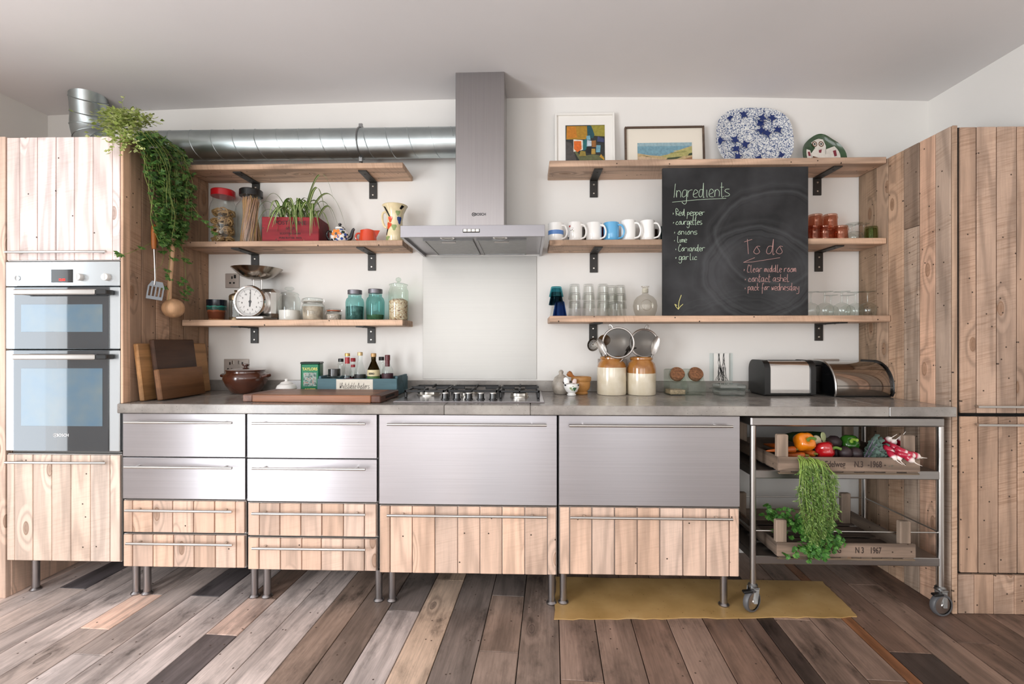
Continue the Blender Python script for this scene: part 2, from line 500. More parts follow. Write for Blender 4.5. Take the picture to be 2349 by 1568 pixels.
STEELD = steel('brushed_drawer_steel', '#c6c4c8', .34, aniso=.85)
STEELZ = steel('brushed_steel_upright', '#a8a4a4', .33, (300, 300, 2))
STEELP = steel('splash_steel', '#a2a09c', .34, amt=.03, aniso=.6)
STEELH = steel('hood_steel', '#98969a', .28, amt=.05)
CHROME = flat('chrome', '#d8d6d4', .06, 1.0)
SATIN = flat('satin_metal', '#c9c6c2', .28, 1.0)
GALV = flat('galvanised_duct', '#b9c2c3', .36, 1.0, var=.08, vs=9)
ZINC = flat('zinc', '#9b9c9c', .35, 1.0, var=.1)
BLACKM = flat('black_iron', '#26231f', .5, var=.1)
BLACK = flat('black_plastic', '#141414', .35)
BLACKG = flat('black_gloss', '#0e0e0f', .12, coat=.5)
DARK = flat('dark_gap', '#1b1714', .9)
WHITE = flat('white_ceramic', '#f1efeb', .14, coat=.4)
WHITEP = flat('white_paint', '#e8e5df', .5)
SCREW = flat('screw_zinc', '#cfcac0', .3, 1.0)
CLEAR = glass('clear_glass')
GLASSW = glass('window_glass', '#f9fcfc', .5, .04)
# ================================================================== THE ROOM
XL, XR, YR = -2.78, X(2130, 0), -5.6          # left wall, right wall, rear wall
# floor: dark sub-floor with every board a piece of its own
floor = struct(bx('floor', XL, XR, YR, 0, -.08, -.022, DARK, b=0))
VPX = 1265.0
_a = (VPX - CX) / F
UD = V((-sin(YAW) + _a * cos(YAW), cos(YAW) + _a * sin(YAW), 0)).normalized()   # board direction
UN = V((UD.y, -UD.x, 0))
ANG = math.atan2(-UD.x, UD.y)
def row_off(pxb): return PF(pxb, 1568).dot(UN)
def row_s(pxc, py):                                    # along-board position of a joint seen at row py
    a = 784.0 / (py - 784.0)
    return PF(VPX + (pxc - VPX) / a, py).dot(UD)
edges = [-1000, -905, -810, -718, -630, -545, -460, -385, -308, -217, -124, -30, 57, 148, 241, 335, 425, 512, 605, 695, 785, 882, 977, 1080, 1182, 1286, 1387, 1490, 1591, 1693,
         1795, 1848, 1896, 1998, 2088, 2121, 2225, 2326, 2419, 2520, 2620, 2725, 2830, 2935, 3040, 3150]
cPALE, cGREY, cBRN, cDARK, cPEACH = H('#d3c4b8'), H('#bdaea2'), H('#8d7564'), H('#4b4341'), H('#eccbb4')
special = {  # bottom-edge px of row: [(joint rows seen at these picture rows, from viewer to wall), tints]
    -308: ([1348], ['p', 'd']), -30: ([1441, 1362], ['g', 'k', 'g']), 148: ([1366], ['p', 'd']),
    335: ([1455, 1372], ['d', 'k', 'b']), 882: ([1330], ['k2', 'k2']), 977: ([], ['g3']), 1080: ([1494, 1366], ['g2', 'g2', 'g3']), 1182: ([], ['g2']),
    1848: ([], ['d2']), 1795: ([], ['b3']), 2088: ([], ['o']), 2121: ([1496], ['d2', 'b2']), 2326: ([1474], ['b2', 'b3']), 785: ([1400], ['g', 'g3']), 57: ([1500], ['p', 'p'])}
tint = {'p': cPALE, 'g': cGREY, 'b': cBRN, 'd': H('#6a6361'), 'k': cPEACH, 'k2': H('#d0b397'), 'g2': H('#978373'), 'g3': H('#73685f'),
        'd2': H('#463a33'), 'b2': H('#7d6555'), 'b3': H('#6c574a'), 'o': H('#8f6040')}
for e0, e1 in zip(edges, edges[1:]):
    c = (e0 + e1) / 2
    o0, o1 = row_off(e0), row_off(e1)
    oc = (o0 + o1) / 2
    joints, tn = special.get(e0, (None, None))
    if joints is None:
        joints = sorted([rnd.choice([1295, 1340, 1420, 1470, 1530, 1560])], reverse=True) if rnd.random() < .45 else []
        fam = ('p', 'p', 'g') if c < 640 else (('g', 'g2', 'g2') if c < 1240 else ('b', 'b2', 'b'))  # boards' own tones, with window light from the left put into the tints
        tn = [rnd.choice(fam) for _ in range(len(joints) + 1)]
    # along-board range: from the rear wall to the back wall
    s_wall = (UD.dot(UN * oc + UD * 0) + (0 - (UN * oc).y) / UD.y)
    s_rear = (YR - (UN * oc).y) / UD.y
    ss = [s_rear] + [row_s(c, j) for j in joints] + [s_wall]
    for k in range(len(ss) - 1):
        a, b2 = ss[k] + .001, ss[k + 1] - .001
        if b2 - a < .05: continue
        p = UN * oc + UD * ((a + b2) / 2)
        if p.x < XL - 2 or p.x > XR + 2: continue
        w = abs(o1 - o0) - .0032
        ob('floorboard', MB().box((0, 0, 0), (w, b2 - a, .022), .0016), FLOORW, floor,
           V((p.x, p.y, -.011 + rnd.uniform(-.0008, 0))) - floor.location, vary(tint[tn[k]], .10), (0, 0, ANG))
# walls and ceiling
struct(bx('wall_back', XL - .1, XR + .1, 0, .1, -.08, 2.75, WALL, b=0))
wl = MB()      # left wall with an opening for the garden doors
for (y0, y1, z0, z1) in ((0, -.94, -.08, 2.75), (-.94, -1.30, 2.16, 2.75), (-.94, -1.30, -.08, .14), (-1.30, -2.70, -.08, 2.75), (-4.48, YR, -.08, 2.75), (-2.70, -4.48, 2.16, 2.75), (-2.70, -4.48, -.08, .14)):
    wl.ext(XL - .1, XL, y1, y0, z0, z1)
struct(ob('wall_left', wl, WALL))
struct(bx('wall_right', XR, XR + .1, YR, 0, -.08, 2.75, WALL, b=0))
wr = MB()
for (x0, x1, z0, z1) in ((XL, -1.95, -.08, 2.75), (.45, .85, -.08, 2.75), (2.05, XR, -.08, 2.75), (-1.95, .45, -.08, .6), (-1.95, .45, 2.3, 2.75), (.85, 2.05, -.08, .6), (.85, 2.05, 2.3, 2.75)):
    wr.ext(x0, x1, YR - .1, YR, z0, z1)
struct(ob('wall_rear', wr, WALL))
cz = [(XL - .05, 2.484), (-2.2, 2.505), (-1.4, 2.527), (-.5, 2.543), (.3, 2.545), (1.2, 2.53), (XR + .05, 2.492)]
struct(ob('ceiling', MB().prism(cz + [(XR + .05, 2.7), (XL - .05, 2.7)], YR, 0.0), CEIL, smooth=60))
def window(name, x0, x1, y0, y1, z0, z1, nv, axis):
    f = MB(); t = .05
    if axis == 'x':
        f.ext(x0, x1, y0, y0 + t, z0, z1); f.ext(x0, x1, y1 - t, y1, z0, z1); f.ext(x0, x1, y0, y1, z0, z0 + t); f.ext(x0, x1, y0, y1, z1 - t, z1)
        for i in range(1, nv): yy = y0 + (y1 - y0) * i / nv; f.ext(x0, x1, yy - t, yy + t, z0, z1)
    else:
        f.ext(x0, x0 + t, y0, y1, z0, z1); f.ext(x1 - t, x1, y0, y1, z0, z1); f.ext(x0, x1, y0, y1, z0, z0 + t); f.ext(x0, x1, y0, y1, z1 - t, z1)
        for i in range(1, nv): xx = x0 + (x1 - x0) * i / nv; f.ext(xx - t, xx + t, y0, y1, z0, z1)
    o = struct(ob(name, f, WHITEP))
    return o
window('window_1', XL - .09, XL - .02, -4.48, -2.70, .14, 2.16, 2, 'x')
window('window_4', XL - .09, XL - .02, -1.30, -.94, .14, 2.16, 1, 'x')
window('window_2', -1.95, .45, YR - .09, YR - .02, .6, 2.3, 3, 'y')
window('window_3', .85, 2.05, YR - .09, YR - .02, .6, 2.3, 2, 'y')
# mustard painted slab let into the floor
def slab():
    a, b2, c, d = PF(1272, 1421), PF(1969, 1416), PF(1886, 1334), PF(1276, 1324)
    pts = []
    r2 = random.Random(3)
    for p, q, n in ((a, b2, 34), (b2, c, 14), (c, d, 10), (d, a, 10)):
        for i in range(n):
            t = i / n; w = p.lerp(q, t)
            pts.append((w.x + r2.uniform(-.004, .004), w.y + r2.uniform(-.005, .005)))
    n = len(pts)
    mb = MB()
    mb.add([(x, y, 0) for x, y in pts] + [(x, y, .004) for x, y in pts],
           [tuple(range(n, 2 * n))] + [(i, (i + 1) % n, (i + 1) % n + n, i + n) for i in range(n)])
    m, nt, b = new('mustard_paint')
    v, sv = coords(nt)
    n1 = N(nt, 'ShaderNodeTexNoise', i_Scale=7.0, i_Detail=6.0); L(nt, v, n1.inputs['Vector'])
    c1 = ramp(nt, [(.3, H('#a58450')), (.6, H('#bb9863')), (.8, H('#c6a673'))], n1.outputs['Fac'])
    n2 = N(nt, 'ShaderNodeTexVoronoi', i_Scale=28.0); L(nt, v, n2.inputs['Vector'])
    L(nt, mix(nt, c1, H('#6e5328'), ramp(nt, [(.05, .7), (.1, 0.0)], n2.outputs['Distance'])), b.inputs['Base Color'])
    b.inputs['Roughness'].default_value = .42
    return tag(ob('floor_slab', mb, m, at=(0, 0, .0002)), 'mustard yellow painted slab with ragged edges set in the dark floorboards', 'floor slab')
slab()

# ================================================================== CABINETS
DF = .58                       # door and drawer fronts stand this far from the back wall
def handle(parent, px0, px1, py, d, r=.006, so=.032):
    """bar handle on two posts: world position from the photo"""
    p0, p1 = P(px0, py, d + so), P(px1, py, d + so)
    z = (p0.z + p1.z) / 2; x0, x1 = p0.x, p1.x
    c = V(((x0 + x1) / 2, -d - so, z)); h = (x1 - x0) / 2
    mb = MB().tube([(-h, 0, 0), (h, 0, 0)], r, 12)
    for s in (-1, 1):
        mb.tube([(s * h * .82, 0, 0), (s * h * .82, so, 0)], r * .8, 10)
    return ob('handle', mb, SATIN, parent, c - wpos(parent), label='brushed metal bar handle')
def boards(parent, xs, y0, y1, z0, z1, mat, base, amt=.10, gap=.0025, name='board'):
    for a, b in zip(xs, xs[1:]):
        bx(name, a + gap / 2, b - gap / 2, y0 + rnd.uniform(-.0015, .0005), y1, z0, z1, mat, parent, vary(base, amt), .0018)

# ---- base units
def leg(parent, px, pyb, ztop, d, ground=0.0):
    x = X(px, d)
    mb = MB().lathe([(0, 0), (.0225, 0), (.0235, .005), (.019, .010), (.0155, .013), (.0155, ztop - ground), (0, ztop - ground)], 16)
    ob('leg', mb, STEELZ, parent, V((x, -d, ground)) - wpos(parent))
PINEC = H('#dcbda3')
def base_unit(px0, px1, rows, boards_px, label, legs, ground):
    """rows: (kind, y top, y bottom, handle y, hx0, hx1)"""
    x0, x1 = X(px0, DF), X(px1, DF)
    zb = Z((px0 + px1) / 2, rows[-1][2], DF)
    root = thing('drawer_unit', label, 'cabinet', ((x0 + x1) / 2, -.3, 0), group='steel and pine drawer units under the worktop')
    zt = .851
    bx('carcass', x0 + .0015, x1 - .0015, -DF + .022, -.04, zb + .004, zt, flat('carcass_grey', '#8d8a87', .6) if 'carcass_grey' not in bpy.data.materials else bpy.data.materials['carcass_grey'], root)
    for i, (kind, ya, yb, hy, h0, h1) in enumerate(rows):
        za, zc = Z((px0 + px1) / 2, ya, DF), Z((px0 + px1) / 2, yb, DF)
        if i == 0: za = .848
        if kind == 's':
            dr = bx('drawer_front', x0 + .003, x1 - .003, -DF, -DF + .02, zc + .0015, za - .0015, STEELD, root, b=.0015, label='brushed stainless steel drawer front')
            upright_uv(dr)
        else:
            dr = bx('drawer_front', x0 + .0025, x1 - .0025, -DF + .008, -DF + .021, zc + .001, za - .001, SATIN, root, b=.001, label='drawer front of upright pine boards in a thin metal edge')
            xs = [x0 + .0055] + [X(q, DF) for q in boards_px[i]] + [x1 - .0055]
            boards(dr, xs, -DF, -DF + .009, zc + .004, za - .004, PINE, PINEC, .13, gap=.005 if px0 > 1200 else .0035)
        handle(dr, h0, h1, hy, DF)
    for (lx, d, g) in legs: leg(root, lx, 0, zb + .003, d, g)
    return root
base_unit(280, 564, [('s', 948, 1048, 969, 285, 532), ('s', 1049, 1145, 1072, 285, 532), ('p', 1147, 1223, 1172, 287, 532), ('p', 1225, 1302, 1248, 289, 533)],
          {2: [304, 350, 396, 444, 492, 540], 3: [304, 351, 398, 445, 494, 542]}, 'narrow four-drawer unit of steel and pine right beside the oven tower',
          [(313, .52, 0), (338, .52, 0), (552, .10, 0)], 0)
base_unit(565.5, 866, [('s', 950, 1051, 971, 578, 838), ('s', 1052, 1151, 1075, 578, 838), ('p', 1153, 1231, 1179, 578, 838), ('p', 1233, 1309, 1259, 578, 838)],
          {2: [595, 642, 690, 738, 788, 836], 3: [594, 643, 692, 737, 787, 836]}, 'four-drawer steel and pine unit second from the oven tower',
          [(584, .53, 0), (613, .53, 0), (840, .10, 0)], 0)
base_unit(868, 1279, [('s', 950, 1158, 974, 888, 1254), ('p', 1160, 1317, 1184, 888, 1254)],
          {1: [895, 946, 998, 1050, 1101, 1152, 1204, 1256]}, 'wide two-drawer steel and pine unit below the gas hob',
          [(869, .545, 0), (900, .545, 0), (1265, .545, 0)], 0)
base_unit(1281, 1699, [('s', 953, 1161, 977, 1306, 1681), ('p', 1163, 1321, 1189, 1308, 1681)],
          {1: [1307, 1358, 1410, 1462, 1514, 1567, 1620, 1673]}, 'wide two-drawer steel and pine unit standing on the mustard slab beside the trolley',
          [(1292, .545, .0044), (1660, .545, .0044)], 0)

# ---- oven tower
XT0, XT1 = X(13, DF), X(277, DF)
XLP = X(286, .575)            # face of the planked gable
RECLC = H('#b39579')
PALEC = H('#eddacd')
tower = thing('oven_tower', 'tall pale planked tower cabinet holding the double oven', 'cabinet', ((XT0 + XT1) / 2, -.3, 0))
ztop = Z(150, 313, DF)
carc = bpy.data.materials['carcass_grey']
bx('back_panel', XT0, XT1 - .02, -.03, -.02, .16, ztop - .01, carc, tower)
bx('top_panel', XT0, XT1, -DF + .03, -.02, ztop - .018, ztop, RECX, tower, RECLC)
bx('gable_end', XT0 - .36, XT0 - .002, -DF + .025, -.02, 0, ztop + .004, PINE, tower, H('#e2c3a8'))
xb = bx('gable_end', XT0 - .06, XT0 - .003, -DF, -DF + .025, 0, ztop + .004, PINE, tower, H('#e6c9b0'))
bx('shelf_panel', XT0, XT1 - .02, -DF + .03, -.03, Z(150, 1038, DF) - .016, Z(150, 1038, DF), carc, tower)
bx('shelf_panel', XT0, XT1 - .02, -DF + .03, -.03, Z(150, 599, DF), Z(150, 599, DF) + .016, carc, tower)
bx('floor_panel', XT0, XT1 - .02, -DF + .03, -.03, Z(150, 1288, DF) + .004, Z(150, 1288, DF) + .02, carc, tower)
bx('edge_strip', X(278, DF) , XLP, -DF - .004, -DF + .035, .893, ztop + .004, PINE, tower, H('#d9b392'), label='pale end-grain edge of the side gable')
ld = [DX(q, XLP) for q in (286, 325, 358, 390, 423, 456, 489)]
ld[0] = DF - .034; ld[-1] = .001
for a, b in zip(ld, ld[1:]):
    bx('side_board', XLP - .019, XLP + rnd.uniform(-.001, .001), -a + .002, -b - .002, .893, ztop + .004, RECL, tower, vary(H('#98795d' if b < .2 else '#a08268'), .10))
ud = bx('upper_door', XT0 + .002, XT1 - .001, -DF + .008, -DF + .024, Z(150, 598, DF), ztop, SATIN, tower, b=.001)
xs = [XT0 + .004] + [X(q, DF) for q in (45, 86, 128, 170, 213, 258)] + [XT1 - .003]
boards(ud, xs, -DF, -DF + .009, Z(150, 596, DF), ztop - .002, PINE, PALEC, .07)
handle(ud, 12, 243, 577, DF)
lo = bx('lower_door', XT0 + .002, XT1 - .001, -DF + .008, -DF + .024, Z(150, 1288, DF), Z(150, 1041, DF), SATIN, tower, b=.001)
xs = [XT0 + .004] + [X(q, DF) for q in (33, 75, 118, 162, 207, 252)] + [XT1 - .003]
boards(lo, xs, -DF, -DF + .009, Z(150, 1286, DF), Z(150, 1043, DF), PINE, H('#e6cfb8'), .07)
handle(lo, 12, 243, 1061, DF)
leg(tower, 82, 0, Z(150, 1288, DF) + .005, .50)

# ---- double oven
oven = thing('double_oven', 'built-in stainless steel double oven with dark glass doors', 'oven', ((XT0 + XT1) / 2, -.3, Z(150, 1035, DF)))
YF = -DF - .004
ow = flat('oven_steel', '#d3dade', .24, .85)
m_oglass, nt, b = new('oven_door_glass')
b.inputs['Base Color'].default_value = H('#2b3238'); b.inputs['Roughness'].default_value = .04; b.inputs['Coat Weight'].default_value = 1.0; b.inputs['Specular IOR Level'].default_value = .9
m_owin, nt, b = new('oven_window')
v, sv = coords(nt, (1, 1, 1), False)
ch = N(nt, 'ShaderNodeTexNoise', i_Scale=9.0); L(nt, v, ch.inputs['Vector'])
L(nt, ramp(nt, [(.3, H('#4f6f85')), (.8, H('#66777d'))], ch.outputs['Fac']), b.inputs['Base Color']); b.inputs['Roughness'].default_value = .05; b.inputs['Coat Weight'].default_value = 1.0; b.inputs['Specular IOR Level'].default_value = .8  # bluish reflection painted into the pane colour
bx('body', XT0 + .004, XT1 - .024, -DF + .03, -.06, Z(150, 1034, DF), Z(150, 602, DF), DARK, oven)
zA, zB = Z(150, 600, DF), Z(150, 656, DF)
cp = bx('control_panel', XT0 + .004, XT1 - .002, YF, -DF + .03, zB, zA, ow, oven, b=.002)
dsp = bx('display', X(120, DF), X(169, DF), YF - .002, YF, Z(150, 648, DF), Z(150, 618, DF), BLACKG, cp, b=.0005)
for q in (187, 249):
    pk = P(q, 636, DF)
    k = MB().lathe([(0, 0), (.0165, 0), (.0165, .016), (.015, .019), (0, .019)], 20, MX.Rotation(pi / 2, 4, 'X'))
    k.ext(-.002, .002, -.0215, -.018, -.012, .014)
    ob('dial', k, WHITE, cp, V((pk.x, YF, pk.z)) - wpos(cp))
pk = P(43, 638, DF)
ob('button', MB().lathe([(0, 0), (.0125, 0), (.0125, .003), (.011, .004), (0, .004)], 20, MX.Rotation(pi / 2, 4, 'X')), ow, cp, V((pk.x, YF, pk.z)) - wpos(cp))
RED = flat('display_red', '#ff2a20', .5, emit=('#ff2a20', 2.0))
pk = P(145, 642, DF)
txt('12:00', .016, RED, cp, V((pk.x, YF - .0025, pk.z)) - wpos(cp), sx=.9)
def oven_door(y0, y1, hy, wy0, wy1, gx0, gx1):
    za, zc = Z(150, y0, DF), Z(150, y1, DF)
    dr = bx('oven_door', XT0 + .004, XT1 - .002, YF, -DF + .03, zc, za, ow, oven, b=.003)
    bx('glass_panel', X(gx0, DF), X(gx1, DF), YF - .004, YF + .002, zc + .001, za - .001, m_oglass, dr, b=.001)
    bx('viewing_window', X(53, DF), X(239, DF), YF - .0052, YF - .003, Z(150, wy1, DF), Z(150, wy0, DF), m_owin, dr, b=.0005)
    a, b2 = P(gx0 - 2, hy, DF + .04), P(222, hy, DF + .04)
    bx('handle', a.x, b2.x, YF - .05, YF - .03, a.z - .012, a.z + .012, SATIN, dr, b=.004)
    bx('handle_mount', b2.x, b2.x + .05, YF - .045, YF - .002, a.z - .011, a.z + .011, BLACK, dr, b=.003)
    bx('handle_mount', a.x + .005, a.x + .03, YF - .032, YF - .002, a.z - .01, a.z + .01, BLACK, dr, b=.002)
    return dr
oven_door(658, 800, 670, 698, 761, 37, 253)
od = oven_door(803, 1034, 818, 844, 976, 35, 252)
WHT = flat('print_white', '#e6e6e6', .5)
pk = P(148, 997, DF)
txt('BOSCH', .0175, WHT, od, V((pk.x, YF - .0045, pk.z)) - wpos(od), bold=.0004)
pk = P(131, 997, DF)
ring = MB().tube([(.0085 * cos(t * pi / 10), 0, .0085 * sin(t * pi / 10)) for t in range(20)], .001, 4, closed=True)
ring.ext(-.0045, -.0025, -.0005, .0005, -.006, .006); ring.ext(.0025, .0045, -.0005, .0005, -.006, .006); ring.ext(-.0045, .0045, -.0005, .0005, -.001, .001)
ob('emblem', ring, WHT, od, V((pk.x, YF - .0045, pk.z)) - wpos(od))

# ---- larder with its planked side
DP = .572
XRP = X(2181, DP)             # face of the planked side
zpt = Z(2190, 289, DP)
lar = thing('larder_cabinet', 'tall reclaimed-plank larder cabinet at the right end', 'cabinet', (XRP + .2, -.3, 0))
XE = XR - .004
rd = [DX(q, XRP) for q in (1979, 2009, 2036.6, 2072.7, 2108.5, 2145, 2181)]
rd[0] = .001; rd[-1] = DP
rc = ['#937a60', '#ab8f74', '#b8997c', '#a58f79', '#c4a084', '#a7917c']
for k, (a, b) in enumerate(zip(rd, rd[1:])):
    if k == 3:
        zj = Z(2090, 522, (a + b) / 2)
        bx('side_board', XRP, XRP + .02, -b + .002, -a - .002, 0, zj - .0008, RECL, lar, vary(H(rc[k]), .05))
        bx('side_board', XRP - .001, XRP + .02, -b + .002, -a - .002, zj + .0008, zpt, RECL, lar, vary(H('#8a7663'), .05))
    else:
        bx('side_board', XRP + rnd.uniform(-.001, .001), XRP + .02, -b + .002, -a - .002, 0, zpt, RECL, lar, vary(H(rc[k]), .05))
xe0, xe1 = XRP + .0, X(2194, DP)
bx('edge_strip', XRP + .001, XRP + .022, -DP - .008, -DP, 0, zpt, RECL, lar, H('#b3967b'))
bx('carcass', XRP + .022, XE, -DP + .02, -.01, .0, zpt - .004, DARK, lar)
xd0 = XRP + .031
for nm, ya, yb, hy, bxs, mat, cc in (('upper_door', 291, 948, 933, (2237, 2283, 2329), RECL, '#aa8f78'), ('lower_door', 953, 1313, 975, (2241, 2287, 2331), RECL, '#a68a72')):
    za, zc = Z(2230, ya, DP), Z(2230, yb, DP)
    dr = bx(nm, xd0, XE, -DP + .004, -DP + .018, zc, za, DARK, lar, b=.001)
    xs = [xd0 + .003] + [X(q, DP) for q in bxs] + [XE - .03, XE - .002] 
    boards(dr, xs, -DP - .006, -DP + .005, zc + .003, za - .003, mat, H(cc), .09, gap=.0045)
    handle(dr, 2243, 2372, hy, DP + .006, .0055)
xs = [xd0 - .002] + [X(q, DP) for q in (2234, 2279, 2326)] + [XE - .03, XE]
zc = Z(2230, 1317, DP)
for a, b in zip(xs, xs[1:]):
    bx('plinth_board', a + .001, b - .001, -DP - .003, -DP + .015, 0, zc, RECL, lar, vary(H('#ad9179'), .1))

# ---- worktop
DC = .605
ZC = .893
wt = thing('worktop', 'long polished concrete worktop with upstand', 'worktop', (0, -.3, ZC - .042))
segs = [XT1 + .001, X(1019, DC), X(1217, DC), X(2041, DC), XRP + .022]
for i, (a, b) in enumerate(zip(segs, segs[1:])):
    if i == 3:      # runs past the planked side to the larder door edge
        bx('slab', a + .0006, XRP - .0015, -DC, -.001, ZC - .042, ZC, CONC, wt, b=.003)
    else:
        bx('slab', a + (.0006 if i else .002), b - .0006, -DC, -.001, ZC - .042, ZC, CONC, wt, b=.003)
bx('upstand', XLP + .003, XRP - .003, -.02, -.001, ZC, Z(1300, 873, .02), CONC, wt, b=.002)

# ================================================================== HOOD, SPLASHBACK, DUCT
bx0 = X(970, .004), X(1231, .004)
sp = ob('splashback', MB().box((0, 0, 0), (bx0[1] - bx0[0], .003, Z(1100, 588, .004) - Z(1100, 869, .004)), .0006), STEELP, at=((bx0[0] + bx0[1]) / 2, -.0022, (Z(1100, 588, .004) + Z(1100, 869, .004)) / 2))
upright_uv(sp)
tag(sp, 'tall square sheet of brushed steel on the wall behind the hob', 'splashback')
HD = .505
hx0, hx1 = X(918, HD), X(1250, HD)
hz0, hz1 = Z(1084, 543, HD), Z(1084, 516, HD)
hood = thing('extractor_hood', 'stainless steel chimney extractor hood above the gas hob', 'extractor hood', ((hx0 + hx1) / 2, -.25, hz0))
can = MB()
can.ext(hx0, hx1, -HD, -HD + .012, hz0, hz1, .001)
can.ext(hx0, hx0 + .012, -HD + .012, -.001, hz0, hz1)
can.ext(hx1 - .012, hx1, -HD + .012, -.001, hz0, hz1)
can.ext(hx0 + .012, hx1 - .012, -HD + .012, -.001, hz1 - .003, hz1)
can.ext(hx0 + .012, hx1 - .012, -HD + .012, -.001, hz0 + .012, hz0 + .014)
canopy = ob('canopy', can, STEELH, hood, -wpos(hood))
c0, c1 = X(1045, .265), X(1157, .265)
bx('chimney', c0, c1, -.265, -.001, hz1, 2.549, STEELZ, hood, b=.002)
hc = (hx0 + hx1) / 2
for s in (-1, 1):
    x0, x1 = (hx0 + .085, hc - .008) if s < 0 else (hc + .008, hx1 - .085)
    f = MB(); n = 1
    for i in range(n):
        a = x0 + .008 + (x1 - x0 - .016) * i / n; b2 = x0 + .008 + (x1 - x0 - .016)
        f.ext(a, b2, -.40, -.04, hz0 + .006, hz0 + .0115)
    for q in ((x0, x1, -.41, -.40), (x0, x1, -.04, -.03), (x0, x0 + .008, -.40, -.04), (x1 - .008, x1, -.40, -.04)):
        f.ext(q[0], q[1], q[2], q[3], hz0 + .003, hz0 + .0118)
    fo = ob('grease_filter', f, ZINC, hood, -wpos(hood))
    ob('latch', MB().box((0, 0, 0), (.07, .02, .006), .002), SATIN, fo, ((x0 + x1) / 2, -.385, hz0 + .001))
    lx = hc + s * .125
    lo_ = MB().lathe([(.026, -.004), (.034, -.005), (.036, 0), (.026, .002)], 24)
    lam = ob('lamp', lo_, CHROME, hood, V((lx, -.445, hz0 + .0115)) - wpos(hood))
    ob('lens', MB().lathe([(0, -.002), (.026, -.003)], 24), glassm if False else flat('lamp_lens', '#d9d9d4', .2), lam)
bp = P(1081, 529, HD)
pan = ob('button_panel', MB().box((0, 0, 0), (.078, .004, .017), .001), BLACK, hood, V((bp.x, -HD - .001, bp.z)) - wpos(hood))
for i in range(4):
    ob('button', MB().box((0, 0, 0), (.017, .004, .0135), .001), SATIN, pan, (-.0283 + i * .0189, -.0025, .0008))
GREYP = flat('print_dark', '#2a2a2c', .5)
pk = P(1102, 491.5, .265)
txt('BOSCH', .0175, GREYP, hood, V((pk.x, -.2665, pk.z)) - wpos(hood), bold=.0004)
pk = P(1086.5, 491.5, .265)
ob('emblem', ring.mesh('emblem', GREYP), GREYP, hood, V((pk.x, -.2665, pk.z)) - wpos(hood))

# spiral duct
dd, dr_ = .12, .079
dz = Z(1000, 327, dd)
duct = thing('ventilation_duct', 'galvanised spiral ventilation duct running from hood to ceiling', 'duct', (X(700, dd), -dd, dz))
W0 = wpos(duct)
xa, xe = c0 - .002, X(232, dd)
pipe = MB().tube([(xa, -dd, dz), (xe, -dd, dz)], dr_, 32, caps=False)
ob('pipe', pipe, GALV, duct, -W0)
pitch = .118; turns = int((xa - xe) / pitch)
sm = MB(); pts = []
for i in range(turns * 20):
    t = i / 20
    pts.append((xa - .02 - t * pitch, -dd - cos(2 * pi * t) * dr_, dz + sin(2 * pi * t) * dr_))
ob('seam', MB().tube(pts, .0026, 5), GALV, duct, -W0)
xc = X(208, dd) 
el = [(xe + .002, -dd, dz), (xe - .03, -dd, dz + .004), (xc + .03, -dd, dz + .022), (xc + .005, -dd, dz + .06), (xc - .004, -dd - .004, dz + .11),
      (xc + .008, -dd - .015, dz + .17), (xc + .030, -dd - .045, dz + .24), (xc + .045, -dd - .065, dz + .29)]
ob('elbow', MB().tube(smoothline(el, 4), dr_ + .004, 28, caps=False), GALV, duct, -W0)
for k in (3, 4, 5, 6):
    q = V(el[k]); tdir = (V(el[k + 1]) - V(el[k - 1])).normalized()
    u = tdir.orthogonal().normalized(); w = tdir.cross(u)
    ob('joint_ring', MB().tube([q + (u * cos(t * pi / 14) + w * sin(t * pi / 14)) * (dr_ + .0045) for t in range(28)], .003, 5, closed=True), GALV, duct, -W0)
ck = MB(); qx = X(829, dd)
for w in (-.012, .012): pass
ck.tube([(qx, -dd + (dr_ + .003) * cos(t * pi / 16), dz + (dr_ + .003) * sin(t * pi / 16)) for t in range(32)], .004, 5, closed=True)
ck.box((qx, -dd - .01, dz + dr_ + .012), (.02, .012, .026), .002)
ck.box((qx, -dd - .01, dz - dr_ - .012), (.02, .012, .026), .002)
ck.tube([(qx, -dd - .01, dz - dr_ - .02), (qx, -.002, dz - dr_ - .02)], .004, 6)
ck.tube([(qx, -dd - .01, dz + dr_ + .02), (qx, -.002, dz + dr_ + .02)], .004, 6)
ob('pipe_clamp', ck, ZINC, duct, -W0)

# ================================================================== SHELVES
def shelf(x0, x1, z, d, th, brk, label, tint, jog=0.0):
    root = thing('wall_shelf', label, 'shelf', ((x0 + x1) / 2, -d / 2, z - th), group='plank shelves on black iron brackets')
    if jog:
        bx('board', x0, x1 - jog, -d, -.001, z - th, z, RECX, root, tint, .003)
    else:
        bx('board', x0, x1, -d, -.001, z - th, z, RECX, root, tint, .003)
    for (bxp, hgt) in brk:
        xx = X(bxp, .004); w = .044
        mb = MB()
        mb.ext(-w / 2, w / 2, -d + .03, 0, -.007, 0, .001)
        mb.ext(-w / 2, w / 2, -.007, 0, -hgt, -.007, .001)
        br = ob('bracket', mb, BLACKM, root, V((xx, -.001, z - th)) - wpos(root), label='black iron angle bracket')
        for q in (.28, .78):
            ob('screw', MB().lathe([(0, .003), (.004, .0025), (.006, 0)], 10, MX.Rotation(pi / 2, 4, 'X')), SCREW, br, (0, -.007, -hgt * q))
        for q in (.06, .14):
            ob('screw', MB().lathe([(.006, 0), (.004, -.002), (0, -.0022)], 10), BLACKM, br, (0, -q, -.007))
    return root
ZL3, ZL2, ZL1 = 2.109, 1.701, 1.287
ZR3, ZR2, ZR1 = 2.110, 1.699, 1.304
ST = H('#cfa27a')
xl1 = X(947, 0)
shelf(XLP + .003, xl1, ZL3, .215, .028, [(587, .098), (856, .098)], 'empty plank shelf below the spiral duct', H('#c2a183'))
